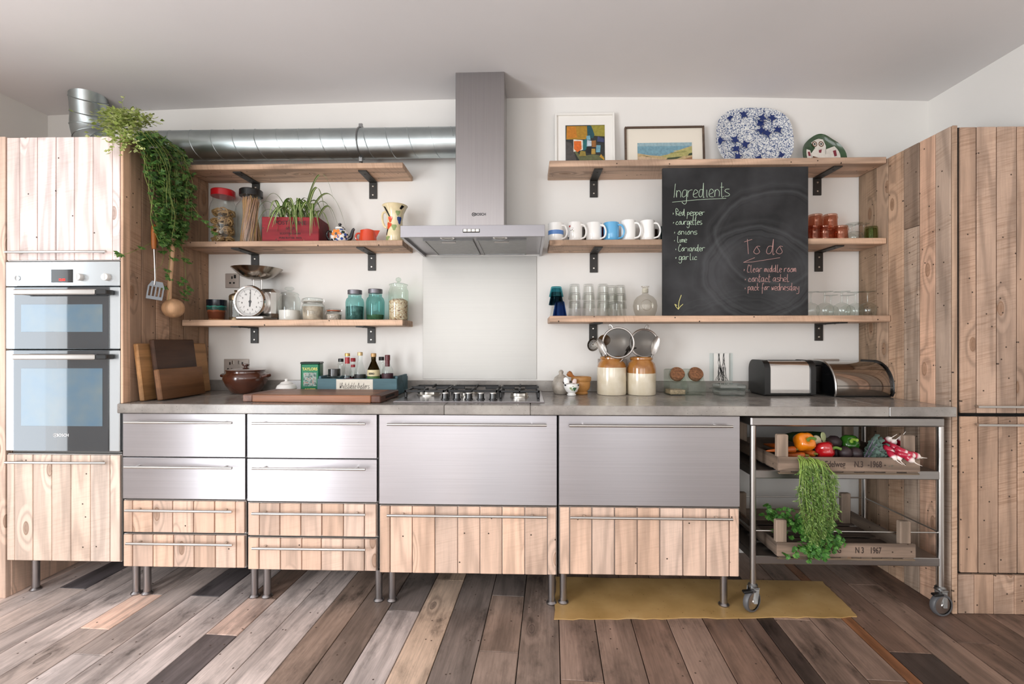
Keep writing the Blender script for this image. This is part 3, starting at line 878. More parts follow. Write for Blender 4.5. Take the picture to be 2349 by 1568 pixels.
shelf(XLP + .003, xl1, ZL2, .222, .028, [(585, .098), (853, .098)], 'plank shelf carrying pasta jars and the red planted box', H('#c4a385'))
shelf(XLP + .003, xl1, ZL1, .222, .032, [(584, .092), (852, .092)], 'plank shelf carrying the kitchen scale and glass jars', H('#caaa8c'))
xr0, xr1 = X(1256, 0), XRP - .003
shelf(xr0, xr1, ZR3, .212, .032, [(1362, .098), (1874.5, .098)], 'plank shelf carrying pictures and the blue platter', H('#caaa8d'))
shelf(xr0, xr1, ZR2, .212, .030, [(1362, .11), (1878, .11)], 'plank shelf carrying the mugs and pink tumblers', H('#c6a688'))
shelf(xr0, xr1, ZR1, .238, .032, [(1360.5, .095), (1878, .095)], 'plank shelf carrying stacked tumblers and wine glasses below the chalkboard', H('#caa88a'))

# wall sockets
def socket(px0, px1, py0, py1, label, double):
    a, b2 = P(px0, py1, .004), P(px1, py0, .004)
    w, h = b2.x - a.x, b2.z - a.z
    root = thing('wall_socket', label, 'socket', ((a.x + b2.x) / 2, -.001, (a.z + b2.z) / 2))
    ob('plate', MB().box((0, -.003, 0), (w, .006, h), .002), flat('socket_steel', '#b9b0a8', .5, .7) if 'socket_steel' not in bpy.data.materials else bpy.data.materials['socket_steel'], root)
    for s in ((-1, 1) if double else (0,)):
        ox = s * w * .25
        sl = MB()
        sl.ext(ox - .004, ox + .004, -.0068, -.005, h * .12, h * .30)
        sl.ext(ox - .016, ox - .006, -.0068, -.005, -h * .22, -h * .10)
        sl.ext(ox + .006, ox + .016, -.0068, -.005, -h * .22, -h * .10)
        ob('pin_holes', sl, BLACK, root)
        ob('switch', MB().box((ox + (.018 if not double else -s * .018), -.008, h * .28), (.010, .006, .02), .001), BLACK if not double else SATIN, root)
socket(517, 549, 627, 660, 'single brushed steel socket left of the scale pan', False)
socket(514, 571, 823, 858, 'double brushed steel socket behind the brown casserole', True)
socket(1371, 1438, 823, 861, 'double brushed steel socket behind the left stoneware jar', True)
socket(1866, 1925, 823, 858, 'double dark steel socket behind the bread bin', True)
# ================================================================== HOB
ZH = ZC + .001
hb0, hb1 = X(901, .515), X(1250, .515)
hob = thing('gas_hob', 'stainless steel five-burner gas hob set in the worktop', 'hob', ((hb0 + hb1) / 2, -.28, ZH))
hw = (hb1 - hb0) / 2
base = MB()
base.add([(-hw, -.235, 0), (hw, -.235, 0), (hw, .22, 0), (-hw, .22, 0), (-hw + .004, -.232, .004), (hw - .004, -.232, .004), (hw - .004, .218, .006), (-hw + .004, .218, .006)],
         [(0, 1, 5, 4), (1, 2, 6, 5), (2, 3, 7, 6), (3, 0, 4, 7), (4, 5, 6, 7)])
ob('base_plate', base, STEELX, hob)
for q in (1021, 1048, 1075, 1103, 1131):
    xk = X(q, .43)
    k = MB().lathe([(0, 0), (.021, 0), (.021, .003), (.0165, .004), (.0155, .026), (0, .026)], 20)
    kn = ob('knob', k, BLACKG, hob, (xk - hob.location.x, -.15, .005))
    ob('knob_cap', MB().lathe([(.0155, .0), (.0160, .001), (.0155, .0045), (.012, .0055), (0, .0055)], 20), SATIN, kn, (0, 0, .0255))
ALU = flat('burner_alloy', '#c9c5bd', .35, 1.0)
burn = [(-.235, .02, .052), (-.03, .10, .036), (-.03, -.05, .026), (.23, .10, .034), (.23, -.05, .040)]
for (x, y, r) in burn:
    b_ = ob('burner', MB().lathe([(0, 0), (r * 1.15, 0), (r * 1.15, .006), (r, .008), (r, .020), (r * .9, .021), (0, .021)], 36, lob=lambda t, z: 1 + (.05 * (1 if sin(18 * t) > 0 else -1) if z > .0075 else 0)), ALU, hob, (x, y, .005))
    ob('burner_cap', MB().lathe([(0, 0), (r * .86, 0), (r * .88, .004), (r * .8, .008), (0, .009)], 28), BLACKM, b_, (0, 0, .021))
IRON = flat('cast_iron', '#1a1a1b', .45)
for k, (x0, x1) in enumerate(((-hw + .02, -hw + .215), (-hw + .225, hw - .225), (hw - .215, hw - .02))):
    g = MB(); zt_ = .044; t = .010
    y0, y1 = -.105, .195
    if k == 1: y0 = -.09
    for (a, b, c, d) in ((x0, x1, y0, y0 + t), (x0, x1, y1 - t, y1), (x0, x0 + t, y0, y1), (x1 - t, x1, y0, y1)):
        g.ext(a, b, c, d, zt_ - .012, zt_ - .002, .002)
    xm, ym = (x0 + x1) / 2, (y0 + y1) / 2
    for (a, b, c, d) in ((xm - t / 2, xm + t / 2, y0, y0 + .085), (xm - t / 2, xm + t / 2, y1 - .085, y1), (x0, x0 + .07, ym - t / 2, ym + t / 2), (x1 - .07, x1, ym - t / 2, ym + t / 2)):
        g.ext(a, b, c, d, zt_ - .012, zt_ + .004, .002)
    for (a, b) in ((x0 + .006, y0 + .006), (x1 - .006, y0 + .006), (x0 + .006, y1 - .006), (x1 - .006, y1 - .006)):
        g.box((a, b, .019), (.014, .014, .028), .003)
    ob('pan_support', g, IRON, hob)

# ================================================================== LEFT WORKTOP
def leaning(name, label, d0, d1, h, th, xb, tintc, mat, lean, rz=0.0):
    """board on edge, leaning on the planked gable; local y = length, z = height, x = thickness"""
    ln = abs(d0 - d1)
    mb = MB().box((0, 0, h / 2), (th, ln, h), .004)
    o = ob(name, mb, mat, None, (xb, -(d0 + d1) / 2, ZC + .0015 + th / 2 * sin(lean)), tintc, (0, -lean, rz))
    return tag(o, label, 'chopping board', 'chopping boards leaning on the gable')
leaning('chopping_board', 'tall honey-coloured chopping board leaning behind the dark walnut one', .53, .07, .268, .022, XLP + .045, H('#b98a5c'), BOARDY, R(7), R(-1))
leaning('chopping_board', 'tall dark walnut chopping board in the middle of the leaning boards', .475, .21, .288, .024, XLP + .083, H('#4c3324'), BOARDY, R(8), R(-2))
leaning('chopping_board', 'low brown chopping board leaning in front of the walnut one', .505, .215, .146, .026, XLP + .112, H('#80593b'), BOARDY, R(8), R(-2))

cb = thing('chopping_block', 'thick butcher-block chopping board lying flat beside the hob', 'chopping board', (0, 0, 0))
x0, x1 = X(554, .545), X(876, .545)
cb.location = ((x0 + x1) / 2, -.405, ZC + .001); cb.rotation_euler = (0, 0, R(-2))
hwid = (x1 - x0) / 2
ob('core', MB().box((0, 0, .017), (2 * hwid - .09, .27, .034), .003), BOARDX, cb, color=H('#9a6647'))
for s in (-1, 1):
    ob('end_cap', MB().box((s * (hwid - .022), 0, .017), (.046, .27, .034), .004), BOARDY, cb, color=H('#6e4636' if s > 0 else '#8d6a5c'))
ob('grip_slot', MB().box((hwid + .0008, 0, .018), (.002, .13, .011), .0005), DARK, cb)

def lt(name, label, cat, px, d, z, group=None, rz=0.0):
    return thing(name, label, cat, (X(px, d), -d, z), rz, group)
ZT = ZC + .0012
# casserole
cas = lt('casserole_pot', 'dark brown glazed casserole with lid and two lugs', 'pot', 564, .14, ZT)
BRG = flat('brown_glaze', '#4d2a1d', .16, coat=.6, var=.25, vs=14)
ob('bowl', MB().lathe([(0, 0), (.062, 0), (.070, .004), (.097, .045), (.111, .078), (.108, .098), (.095, .110), (.094, .118), (.088, .118), (.088, .09), (0, .09)], 36), BRG, cas)
ld_ = ob('lid', MB().lathe([(0, .020), (.02, .019), (.07, .013), (.098, .007), (.100, .003), (.096, 0), (0, 0)], 36), BRG, cas, (0, 0, .119))
ob('knob', MB().lathe([(.010, 0), (.009, .006), (.018, .013), (.018, .018), (.012, .021), (0, .022)], 20), BRG, ld_, (0, 0, .018))
for s in (-1, 1):
    ob('lug', MB().tube([(s * .100, -.022, .088), (s * .124, -.016, .094), (s * .130, 0, .096), (s * .124, .016, .094), (s * .100, .022, .088)], .009, 8), BRG, cas)
# little white pot
wp = lt('sugar_pot', 'small white lidded ceramic pot between casserole and coffee tin', 'pot', 657, .17, ZT)
ob('bowl', MB().lathe([(0, 0), (.028, 0), (.045, .014), (.0525, .028), (.046, .044), (.032, .053), (0, .053)], 28), WHITE, wp)
ob('lid', MB().lathe([(.033, 0), (.026, .008), (.010, .012), (.007, .016), (.009, .021), (.006, .025), (0, .026)], 24), WHITE, wp, (0, 0, .0535))
# coffee tin
GRN = flat('tin_green', '#1d6a49', .25, .35)
GRND = flat('tin_dark', '#20302a', .3, .35)
GOLD = flat('print_gold', '#d8c868', .5)
ct = lt('coffee_tin', 'tall green coffee tin behind the butcher block', 'tin', 716, .16, ZT, rz=R(8))
ob('body', MB().box((0, 0, .082), (.098, .075, .164), .008), GRN, ct)
ob('lid', MB().box((0, 0, .164), (.101, .078, .012), .004), GRND, ct)
for i, (s_, z_, h_, c_) in enumerate((('TAYLORS', .132, .021, GOLD), ('COFFEE', .022, .019, GOLD))):
    txt(s_, h_, c_, ct, (0, -.0385, z_), sx=.86, bold=.0006)
pic, nt, b = new('tin_picture')
v, sv = coords(nt); n1 = N(nt, 'ShaderNodeTexNoise', i_Scale=90.0, i_Detail=3.0); L(nt, v, n1.inputs['Vector'])
L(nt, ramp(nt, [(.35, H('#27463f')), (.48, H('#7f968d')), (.58, H('#a8b3aa')), (.66, H('#8f4a3c'))], n1.outputs['Fac']), b.inputs['Base Color'])
ob('picture_label', MB().box((0, -.0382, .078), (.066, .001, .072), 0), pic, ct)
# blue crate with bottles
BLUEW = wood('blue_paint_wood', 0, .3, 0, .2, .35, .6)
tr = lt('bottle_crate', 'worn blue wooden crate holding the bottles', 'crate', 822, .14, ZT)
x0 = X(730, .235) - tr.location.x; x1 = X(912, .235) - tr.location.x
tb = H('#5f8089')
y0, y1, hh = -.10, .11, .086
ob('front_board', MB().box(((x0 + x1) / 2, y0, hh / 2), (x1 - x0, .014, hh), .002), BLUEW, tr, color=tb)
ob('rear_board', MB().box(((x0 + x1) / 2, y1, hh / 2), (x1 - x0, .014, hh), .002), BLUEW, tr, color=tb)
for s, xx in ((-1, x0 + .007), (1, x1 - .007)):
    ob('end_board', MB().box((xx, (y0 + y1) / 2, hh / 2 + .006), (.014, y1 - y0 - .016, hh + .012), .002), BLUEW, tr, color=vary(H('#587983'), .05))
ob('bottom_board', MB().box(((x0 + x1) / 2, (y0 + y1) / 2, .005), (x1 - x0 - .03, y1 - y0 - .016, .008), .001), BLUEW, tr, color=tb)
lw_ = (x1 - x0) * .46
lbx = x0 + (x1 - x0) * .47
ob('name_panel', MB().box((lbx, y0 - .0074, hh / 2), (lw_, .0012, hh - .006), .0003), flat('aged_white_paint', '#d9d2c4', .6, var=.12, vs=18), tr)
INK = flat('ink_dark', '#3a3230', .6)
_o, wd = write('Whitstable Oysters', .029, INK, tr, (0, 0, 0), .0009, .37, .14)
_o.location = (lbx - wd / 2, y0 - .0082, hh * .42)
# bottles
def bottle(name, label, px, d, h, r, neck, nr, gl, cap, caph, parts=(), shoulder=.55, sq=1.0):
    root = lt(name, label, 'bottle', px, d, ZT + .0095, group='bottles in the blue crate')
    zs = h * shoulder
    ob('body', MB().lathe([(0, .001), (r * .95, .001), (r, .006), (r, zs), (r * .93, zs + (neck - zs) * .25), (nr * 1.5, zs + (neck - zs) * .75), (nr, neck), (nr, h - caph * .6), (0, h - caph * .6)], 22, sq=sq), gl, root)
    ob('cap', MB().lathe([(nr * 1.02, 0), (nr * 1.2, .001), (nr * 1.2, caph - .002), (nr * 1.05, caph), (0, caph)], 18), cap, root, (0, 0, h - caph))
    for (nm, z0, z1, k, m) in parts:
        if nm == 'label' or nm == 'neck_label':
            ob(nm, MB().lathe([((r if nm == 'label' else nr) * k, z0), ((r if nm == 'label' else nr) * k, z1)], 22, sq=sq), m, root)
        else:
            ob(nm, MB().lathe([(0, z0), (r * k, z0), (r * k, z1), (0, z1)], 20, sq=sq), m, root)
    return root
OLIVE = glass('olive_glass', '#6a5a3e', .6, .08, edgecol='#6b5b3c')
CAPG = flat('cap_gold', '#c9a565', .35, .6)
CAPR = flat('cap_red', '#a3222a', .35)
CAPDR = flat('cap_darkred', '#5a1a20', .35)
LREDL = flat('label_red', '#a32b36', .5); LCREAM = flat('label_cream', '#d9cba0', .5); LGRN = flat('label_green', '#4f7a3c', .5); LBLK = flat('label_black', '#20221f', .45); LWINE = flat('label_wine', '#3c1c24', .5)
SOY = flat('soy_liquid', '#241410', .15)
bottle('pepper_grinder_jar', 'squat glass spice grinder with a black cap in the blue crate', 767, .18, .125, .0285, .088, .026, CLEAR, BLACKG, .04, [('contents', .004, .05, .9, flat('peppercorn', '#4a4038', .8, var=.5, vs=90))], .62)
bottle('spice_bottle', 'thin clear bottle with a black cap behind the spice grinder', 782, .09, .175, .017, .15, .012, CLEAR, BLACK, .018, [('contents', .004, .06, .9, flat('spice', '#8d8578', .8))], .75)
bottle('sauce_bottle', 'clear sauce bottle with gold cap and red neck label', 797, .15, .206, .029, .145, .0115, CLEAR, CAPG, .016, [('label', .02, .070, 1.012, LREDL), ('neck_label', .150, .184, 1.06, CAPR)], .36)
bottle('sauce_bottle', 'small bottle with a bright red cap half hidden behind', 810, .09, .178, .021, .13, .011, CLEAR, CAPR, .02, [('neck_label', .128, .142, 1.06, CAPR), ('contents', .004, .08, .93, SOY)], .5)
bottle('vinegar_bottle', 'clear bottle with pale gold cap and black label', 826, .15, .212, .030, .165, .0115, CLEAR, flat('cap_palegold', '#cdb486', .35, .4), .019, [('label', .03, .092, 1.012, LBLK)], .38)
ol = bottle('oil_bottle', 'dark olive oil bottle with cream and green label', 857, .15, .206, .0325, .165, .012, OLIVE, flat('cap_wood', '#b9925f', .4, .2), .020, [('label', .030, .082, 1.012, LGRN), ('contents', .004, .11, .95, flat('oil', '#2c2410', .2))], .52)
ob('shield_label', MB().lathe([(.0330, .084), (.0332, .1), (.0322, .118)], 22), LCREAM, ol)
txt('BERIO', .014, INK, ol, (0, -.0345, .098), sx=.8, bold=.0004)
bottle('spice_bottle', 'narrow bottle with a black screw cap behind the oil bottle', 875, .09, .185, .018, .155, .0125, CLEAR, BLACK, .02, [('contents', .004, .09, .92, SOY)], .7)
bottle('vinegar_bottle', 'clear bottle with a dark red foil cap nearest the hob', 889, .15, .197, .0295, .150, .0115, CLEAR, CAPDR, .030, [('label', .03, .098, 1.012, LWINE), ('neck_label', .135, .172, 1.05, CAPDR)], .56)

# ================================================================== HANGING UTENSILS
def hang_root(name, label, px, z):
    d = DX(px, XLP + .04)
    return thing(name, label, 'utensil', (XLP + .04, -d, z), R(42))   # local x runs along the gable, local -y faces the room
tz = Z(352, 688, DX(352, XLP + .012))
tu = hang_root('slotted_turner', 'metal slotted turner with a wooden grip hanging on the gable', 352, tz)
bl = [(-.026, .004), (-.010, -.001), (.022, .0), (.038, .012), (.036, .062), (.020, .088), (-.006, .088), (-.022, .074)]
tb_ = MB()
for i in range(3): pass
sl = [(-.018, .0), (.034, .0)]
tb_.ext(-.030, .034, -.001, .001, 0, .016, .0005); tb_.prism([(-.030, .062), (.034, .062), (.024, .088), (-.018, .088)], -.001, .001)
for i in range(5): xx = -.030 + i * .0145; tb_.ext(xx, xx + .0062, -.001, .001, .015, .063)
ob('blade', tb_, flat('turner_steel', '#7f8388', .3, 1.0), tu, rot=(0, R(8), 0))
ob('shaft', MB().tube([(.004, -.001, .07), (.006, -.010, .10), (.004, -.006, .18), (.002, -.002, .245)], .0035, 8), SATIN, tu)
WARM = wood('warm_utensil', 2, .3, 0, 0, .1, .45)
ob('grip', MB().lathe([(0, 0), (.009, .001), (.011, .02), (.012, .08), (.010, .11), (.006, .118), (0, .12)], 14), WARM, tu, (.002, -.002, .24), color=H('#a4602c'))
sz = Z(398, 731, DX(398, XLP + .03))
spn = thing('wooden_ladle', 'big pale wooden ladle with a round bowl hanging on the gable', 'utensil', (XLP + .055, -DX(398, XLP + .055), sz), R(48))
ob('bowl', MB().lathe([(0, -.046), (.022, -.041), (.040, -.026), (.048, -.006), (.049, .010), (.045, .012), (.038, -.012), (0, -.030)], 28, MX.Translation((0, 0, .052)) @ MX.Rotation(-pi / 2, 4, 'X')), WARM, spn, color=H('#d3a77f'))
ob('grip', MB().tube([(-.018, 0, .088), (-.016, 0, .16), (-.008, 0, .28), (-.002, 0, .40)], [.012, .0105, .0105, .012], 12), WARM, spn, color=H('#d3aa84'))

# ================================================================== SHELF GOODS, LEFT
def jar(name, label, px, d, z, prof, gl=None, group=None, cat='jar', n=28, lob=None):
    root = lt(name, label, cat, px, d, z + .001, group)
    ob('glass_body', MB().lathe(prof, n, lob=lob), gl or CLEAR, root)
    return root
PASTA = flat('pasta_nest', '#a58356', .7, var=.25, vs=120)
j = jar('pasta_jar', 'round glass jar of pasta nests with a red lid', 512, .105, ZL2, [(0, 0), (.062, 0), (.066, .006), (.067, .19), (.060, .225), (.050, .245), (.050, .27)])
ob('lid', MB().lathe([(.0, .036), (.055, .036), (.0595, .032), (.060, 0), (.0, 0)], 32), flat('lid_red', '#b3171f', .3), j, (0, 0, .268))
for k in range(20):
    a = k * 2.4; lay = k // 5
    mb = MB()
    for q in range(5):
        ph = rnd.uniform(0, 6); rr = rnd.uniform(.014, .027)
        ax_ = MX.Rotation(rnd.uniform(-.9, .9), 4, 'X') @ MX.Rotation(rnd.uniform(-.9, .9), 4, 'Y')
        mb.tube([ax_ @ V((rr * cos(t * pi / 6 + ph), rr * sin(t * pi / 6 + ph), .006 * sin(t))) for t in range(12)], .0042, 5, closed=True)
    ob('pasta_nest', mb, PASTA, j, (.034 * cos(a), .034 * sin(a), .03 + lay * .050))
SPAG = flat('spaghetti', '#b88f5e', .6)
j = jar('spaghetti_jar', 'glass jar of spaghetti with a black lid', 576, .105, ZL2, [(0, 0), (.070, 0), (.076, .006), (.078, .18), (.070, .215), (.052, .238), (.050, .27)])
ob('lid', MB().lathe([(0, .036), (.054, .036), (.0585, .032), (.059, 0), (0, 0)], 32), BLACK, j, (0, 0, .268))
mb = MB(); mb2 = MB()
for k in range(150):
    a = rnd.uniform(0, 6.28); r0 = .058 * math.sqrt(rnd.random()); r1 = .042 * math.sqrt(rnd.random()); a2 = a + rnd.uniform(.6, 1.6)
    (mb if k % 2 else mb2).tube([(r0 * cos(a), r0 * sin(a), .004), (r1 * cos(a2), r1 * sin(a2), .262 + rnd.uniform(-.02, .004))], .0022, 4)
stuff(ob('spaghetti', mb, SPAG, j)); stuff(ob('spaghetti', mb2, flat('spaghetti_pale', '#b79079', .6), j))

# red box with spider plant
REDW = wood('red_paint_wood', 0, .28, 0, .3, .45, .6)
rb = thing('planter_box', 'old red wooden box with faded black lettering', 'box', (X(668, .19), -.125, ZL2 + .001), R(4))
x0, x1 = X(602, .20) - rb.location.x, X(728, .20) - rb.location.x
wB, hB = x1 - x0, .128
xm = (x0 + x1) / 2
rcol = H('#9c2730')
ob('front_board', MB().box((xm, -.075, hB / 2), (wB, .012, hB), .002), REDW, rb, color=rcol)
ob('rear_board', MB().box((xm, .075, hB / 2), (wB, .012, hB), .002), REDW, rb, color=rcol)
for s in (-1, 1): ob('end_board', MB().box((xm + s * (wB / 2 - .006), 0, hB / 2), (.012, .138, hB), .002), REDW, rb, color=H('#6e1a22'))
ob('bottom_board', MB().box((xm, 0, .004), (wB - .026, .136, .008), .001), REDW, rb, color=H('#6e1a22'))
FADE = flat('faded_black_ink', '#3a1216', .7)
for s_, z_, h_ in (('POST  WINE', .096, .030), ('60 LB', .068, .020), ('SCOTTISH DAIRY', .040, .014), ('PURE BUTTER  PATS', .017, .013)):
    txt(s_, h_, FADE, rb, (xm, -.0815, z_), sx=1.0, bold=.0003)
spl = thing('spider_plant', 'striped spider plant spilling out of the red box', 'plant', (rb.location.x + xm, -.125, ZL2 + .01), R(4))
ob('soil', MB().box((0, 0, .085), (wB - .03, .130, .05), .01), flat('soil', '#2b1f18', .9, bmp=.6), spl)
mlf, nt, b = new('striped_leaf')
uvn = N(nt, 'ShaderNodeUVMap'); sepx = N(nt, 'ShaderNodeSeparateXYZ'); L(nt, uvn.outputs[0], sepx.inputs[0])
L(nt, ramp(nt, [(0.0, H('#5d7d33')), (.34, H('#4c6e2c')), (.40, H('#d8dda6')), (.60, H('#d8dda6')), (.66, H('#4c6e2c')), (1.0, H('#5d7d33'))], sepx.outputs[0]), b.inputs['Base Color'])
b.inputs['Roughness'].default_value = .4
def strap(p0, ang, ln, rise, droop, w, twist=0.0, n=12):
    """arching strap leaf with UVs across its width"""
    vs = []; fs = []; uv = []
    dx, dy = cos(ang), sin(ang); pts = []
    for i in range(n + 1):
        t = i / n
        r = ln * t * (1 - .12 * t); z = rise * 4 * t * (1 - t) * .5 + rise * t * .7 - droop * t * t
        pts.append(V(p0) + V((dx * r, dy * r, z)))
    for i in range(n + 1):
        t = i / n
        tan = (pts[min(i + 1, n)] - pts[max(i - 1, 0)]).normalized()
        side = tan.cross(V((0, 0, 1)))
        if side.length < 1e-3: side = V((-dy, dx, 0))
        side.normalize(); nrm = side.cross(tan)
        side = side * cos(twist) + nrm * sin(twist)
        ww = w * (min(1, .45 + t * 2.2)) * (1 - t ** 3) + .0004
        for k, u in ((-1, 0), (0, .5), (1, 1)):
            vs.append(pts[i] + side * ww * k - nrm * (.25 * ww if k == 0 else 0)); uv.append((u, t))
    for i in range(n):
        for k in (0, 1):
            a = i * 3 + k; fs.append((a, a + 1, a + 4, a + 3))
    me = bpy.data.meshes.new('leaf'); me.from_pydata([tuple(v) for v in vs], [], fs)
    ul = me.uv_layers.new(name='UVMap')
    for lp in me.loops: ul.data[lp.index].uv = uv[lp.vertex_index]
    me.polygons.foreach_set('use_smooth', [True] * len(me.polygons))
    return me
for k in range(46):
    r3 = random.Random(100 + k)
    cx_ = r3.choice((-.07, -.02, .03, .075)) + r3.uniform(-.02, .02)
    if k < 34: ang = r3.uniform(pi, 2 * pi) + (0 if r3.random() < .8 else pi)
    else: ang = r3.choice((0, pi)) + r3.uniform(-.5, .5)
    ln = r3.uniform(.09, .19); rise = r3.uniform(.11, .21); dr2 = r3.uniform(.09, .25)
    dy_lim = abs(sin(ang)) * ln
    if sin(ang) > 0 and dy_lim > .08: ang = -ang
    me = strap((cx_, r3.uniform(-.03, .03), .10), ang, ln, rise, dr2, r3.uniform(.0058, .0088), r3.uniform(-.3, .3))
    me.materials.append(mlf); ob('leaf', me, mlf, spl)
for (cx_, ang, ln, rise, dr2) in ((.03, -.05, .20, .36, .14), (.045, -.5, .17, .26, .13), (.05, -.12, .26, .26, .22), (-.03, pi + .2, .17, .22, .10), (-.07, pi + .1, .17, .17, .09), (-.08, pi + .5, .16, .14, .20)):
    me = strap((cx_, 0, .10), ang, ln, rise, dr2, .0075, .2, 16); me.materials.append(mlf); ob('leaf', me, mlf, spl)

# teapot
def spots(name, base, cols, scale, thr=.5, rough=.15):
    m, nt, b = new(name)
    v, sv = coords(nt)
    vo = N(nt, 'ShaderNodeTexVoronoi', i_Scale=scale); L(nt, v, vo.inputs['Vector'])
    se = N(nt, 'ShaderNodeSeparateColor'); L(nt, vo.outputs['Color'], se.inputs[0])
    st = [(0.0, H(cols[0]))] + [((i + 1) / len(cols), H(c)) for i, c in enumerate(cols[1:])]
    c = ramp(nt, st, se.outputs[0], 'CONSTANT')
    f = ramp(nt, [(thr, 1.0), (thr + .06, 0.0)], vo.outputs['Distance'])
    L(nt, mix(nt, H(base), c, f), b.inputs['Base Color'])
    b.inputs['Roughness'].default_value = rough; b.inputs['Coat Weight'].default_value = .4
    return m
TEAP = spots('teapot_glaze', '#e9e7e2', ['#24468c', '#2c3f2f', '#1c1c22', '#335aa8'], 46, .42)
NAVYB = flat('teapot_black', '#15151b', .12, coat=.5)
tp = lt('teapot', 'small painted teapot with an orange flower and black spout', 'teapot', 780, .125, ZL2 + .001)
ob('body', MB().lathe([(0, 0), (.034, 0), (.046, .016), (.051, .040), (.046, .062), (.030, .077), (.026, .079), (0, .079)], 28), TEAP, tp)
ob('lid', MB().lathe([(.029, 0), (.026, .010), (.012, .018), (.005, .021), (0, .021)], 24), TEAP, tp, (0, 0, .079))
ob('lid_knob', MB().lathe([(.004, 0), (.009, .006), (.009, .010), (.005, .014), (0, .015)], 14), NAVYB, tp, (0, 0, .0995))
ob('spout', MB().tube(smoothline([(.040, 0, .022), (.058, 0, .034), (.066, 0, .056), (.072, 0, .076), (.080, 0, .082)], 3), [.016, .015, .014, .0125, .011, .0105, .0095, .009, .0085, .008, .0075, .007, .0065], 10), NAVYB, tp)
ob('handle', MB().tube(smoothline([(-.042, 0, .066), (-.066, 0, .070), (-.074, 0, .046), (-.060, 0, .022), (-.046, 0, .020)], 4), .0055, 8), NAVYB, tp)
fl = MB(); ORF = flat('flower_orange', '#d9802f', .2)
pts = [( .024 * (1 + .16 * cos(6 * t * pi / 18)) * cos(t * pi / 18), .024 * (1 + .16 * cos(6 * t * pi / 18)) * sin(t * pi / 18)) for t in range(36)]
fl.add([(0, -.0522, .046)] + [(x - .002, -math.sqrt(max(.0521 ** 2 - x * x, 0)) + .0016 * (abs(z) / .024) ** 2 * 3, z + .046) for x, z in pts], [(0, i, i % 36 + 1) for i in range(1, 37)])
ob('flower', fl, ORF, tp)
ob('flower_eye', MB().lathe([(0, .001), (.006, .0008), (.0065, 0)], 14, MX.Translation((-.002, -.0524, .046)) @ MX.Rotation(pi / 2, 4, 'X')), NAVYB, tp)
# orange jug
ORJ = flat('orange_glaze', '#cf4526', .15, coat=.5)
oj = lt('milk_jug', 'small plain orange jug', 'jug', 844, .125, ZL2 + .001)
mbj = MB().lathe([(0, 0), (.044, 0), (.048, .004), (.046, .030), (.041, .060), (.041, .070), (.038, .070), (.038, .02), (0, .012)], 28)
ob('body', mbj, ORJ, oj)
ob('spout', MB().add([(.034, -.016, .070), (.034, .016, .070), (.066, 0, .073), (.036, -.010, .035), (.036, .010, .035), (.044, 0, .028)], [(0, 2, 5, 3), (1, 4, 5, 2), (0, 3, 4, 1)]), ORJ, oj)
ob('lid', MB().lathe([(.037, 0), (.03, .006), (.012, .012), (0, .013)], 20), ORJ, oj, (0, 0, .069))
ob('handle', MB().tube(smoothline([(-.040, 0, .058), (-.060, -.004, .054), (-.064, -.006, .030), (-.046, 0, .012)], 4), .005, 8), ORJ, oj)
# art vase jug
CREAM = flat('cream_glaze', '#dccca4', .18, coat=.4, var=.12, vs=20)
vj = lt('vase_jug', 'cream painted vase jug with orange and blue flowers', 'jug', 906, .15, ZL2 + .001)
prof = [(0, 0), (.044, 0), (.048, .006), (.045, .05), (.041, .09), (.0405, .12), (.047, .155), (.062, .187), (.068, .196), (.066, .198), (.044, .155), (.036, .12), (0, .02)]
ob('body', MB().lathe(prof, 30), CREAM, vj)
ob('handle', MB().tube(smoothline([(-.050, 0, .166), (-.066, 0, .158), (-.068, 0, .125), (-.058, 0, .09), (-.044, 0, .082)], 4), .006, 8), CREAM, vj)
def decal(parent, poly, mat, rfun, name='painted_motif', off=.0012):
    """thin painted patch laid on a round body: poly in (angle rad around front, z)"""
    n = len(poly); c = (sum(p[0] for p in poly) / n, sum(p[1] for p in poly) / n)
    def pt(a, z): r = rfun(z) + off; return (r * sin(a), -r * cos(a), z)
    mb = MB(); mid = [((p[0] + c[0]) / 2, (p[1] + c[1]) / 2) for p in poly]
    mb.add([pt(*c)] + [pt(*p) for p in mid] + [pt(*p) for p in poly],
           [(0, i + 1, (i + 1) % n + 1) for i in range(n)] + [(i + 1, i + 1 + n, (i + 1) % n + 1 + n, (i + 1) % n + 1) for i in range(n)])
    return ob(name, mb, mat, parent)
def prf(prof):
    def f(z):
        for (r0, z0), (r1, z1) in zip(prof, prof[1:]):
            if z1 > z0 and z0 <= z <= z1: return r0 + (r1 - r0) * (z - z0) / (z1 - z0)
        return prof[-1][0]
    return f
vf = prf(prof[1:9])
PO, PB, PG, PK = flat('motif_orange', '#d2502c', .2), flat('motif_blue', '#29457f', .2), flat('motif_green', '#8fa069', .2), flat('motif_black', '#17171b', .2)
def blob(ca, cz, ra, rz_, n=12, wob=.25, ph=0): return [(ca + ra * (1 + wob * sin(3 * t * 2 * pi / n + ph)) * cos(t * 2 * pi / n), cz + rz_ * (1 + wob * sin(3 * t * 2 * pi / n + ph)) * sin(t * 2 * pi / n)) for t in range(n)]
for q in ((blob(-.35, .118, .30, .016), PO), (blob(-.55, .085, .36, .018, ph=1), PO), (blob(.85, .115, .3, .020), PB), (blob(.15, .075, .3, .016), PG), (blob(.6, .15, .25, .013), PG), ([(-.95, .188), (-.7, .18), (-.35, .132), (-.5, .13)], PK), ([(.85, .19), (1.15, .186), (.9, .168), (.7, .172)], PK), ([(-.9, .072), (-.6, .066), (-.85, .03), (-1.0, .04)], PK), (blob(-.7, .018, .35, .012), PG)):
    decal(vj, q[0], q[1], vf)

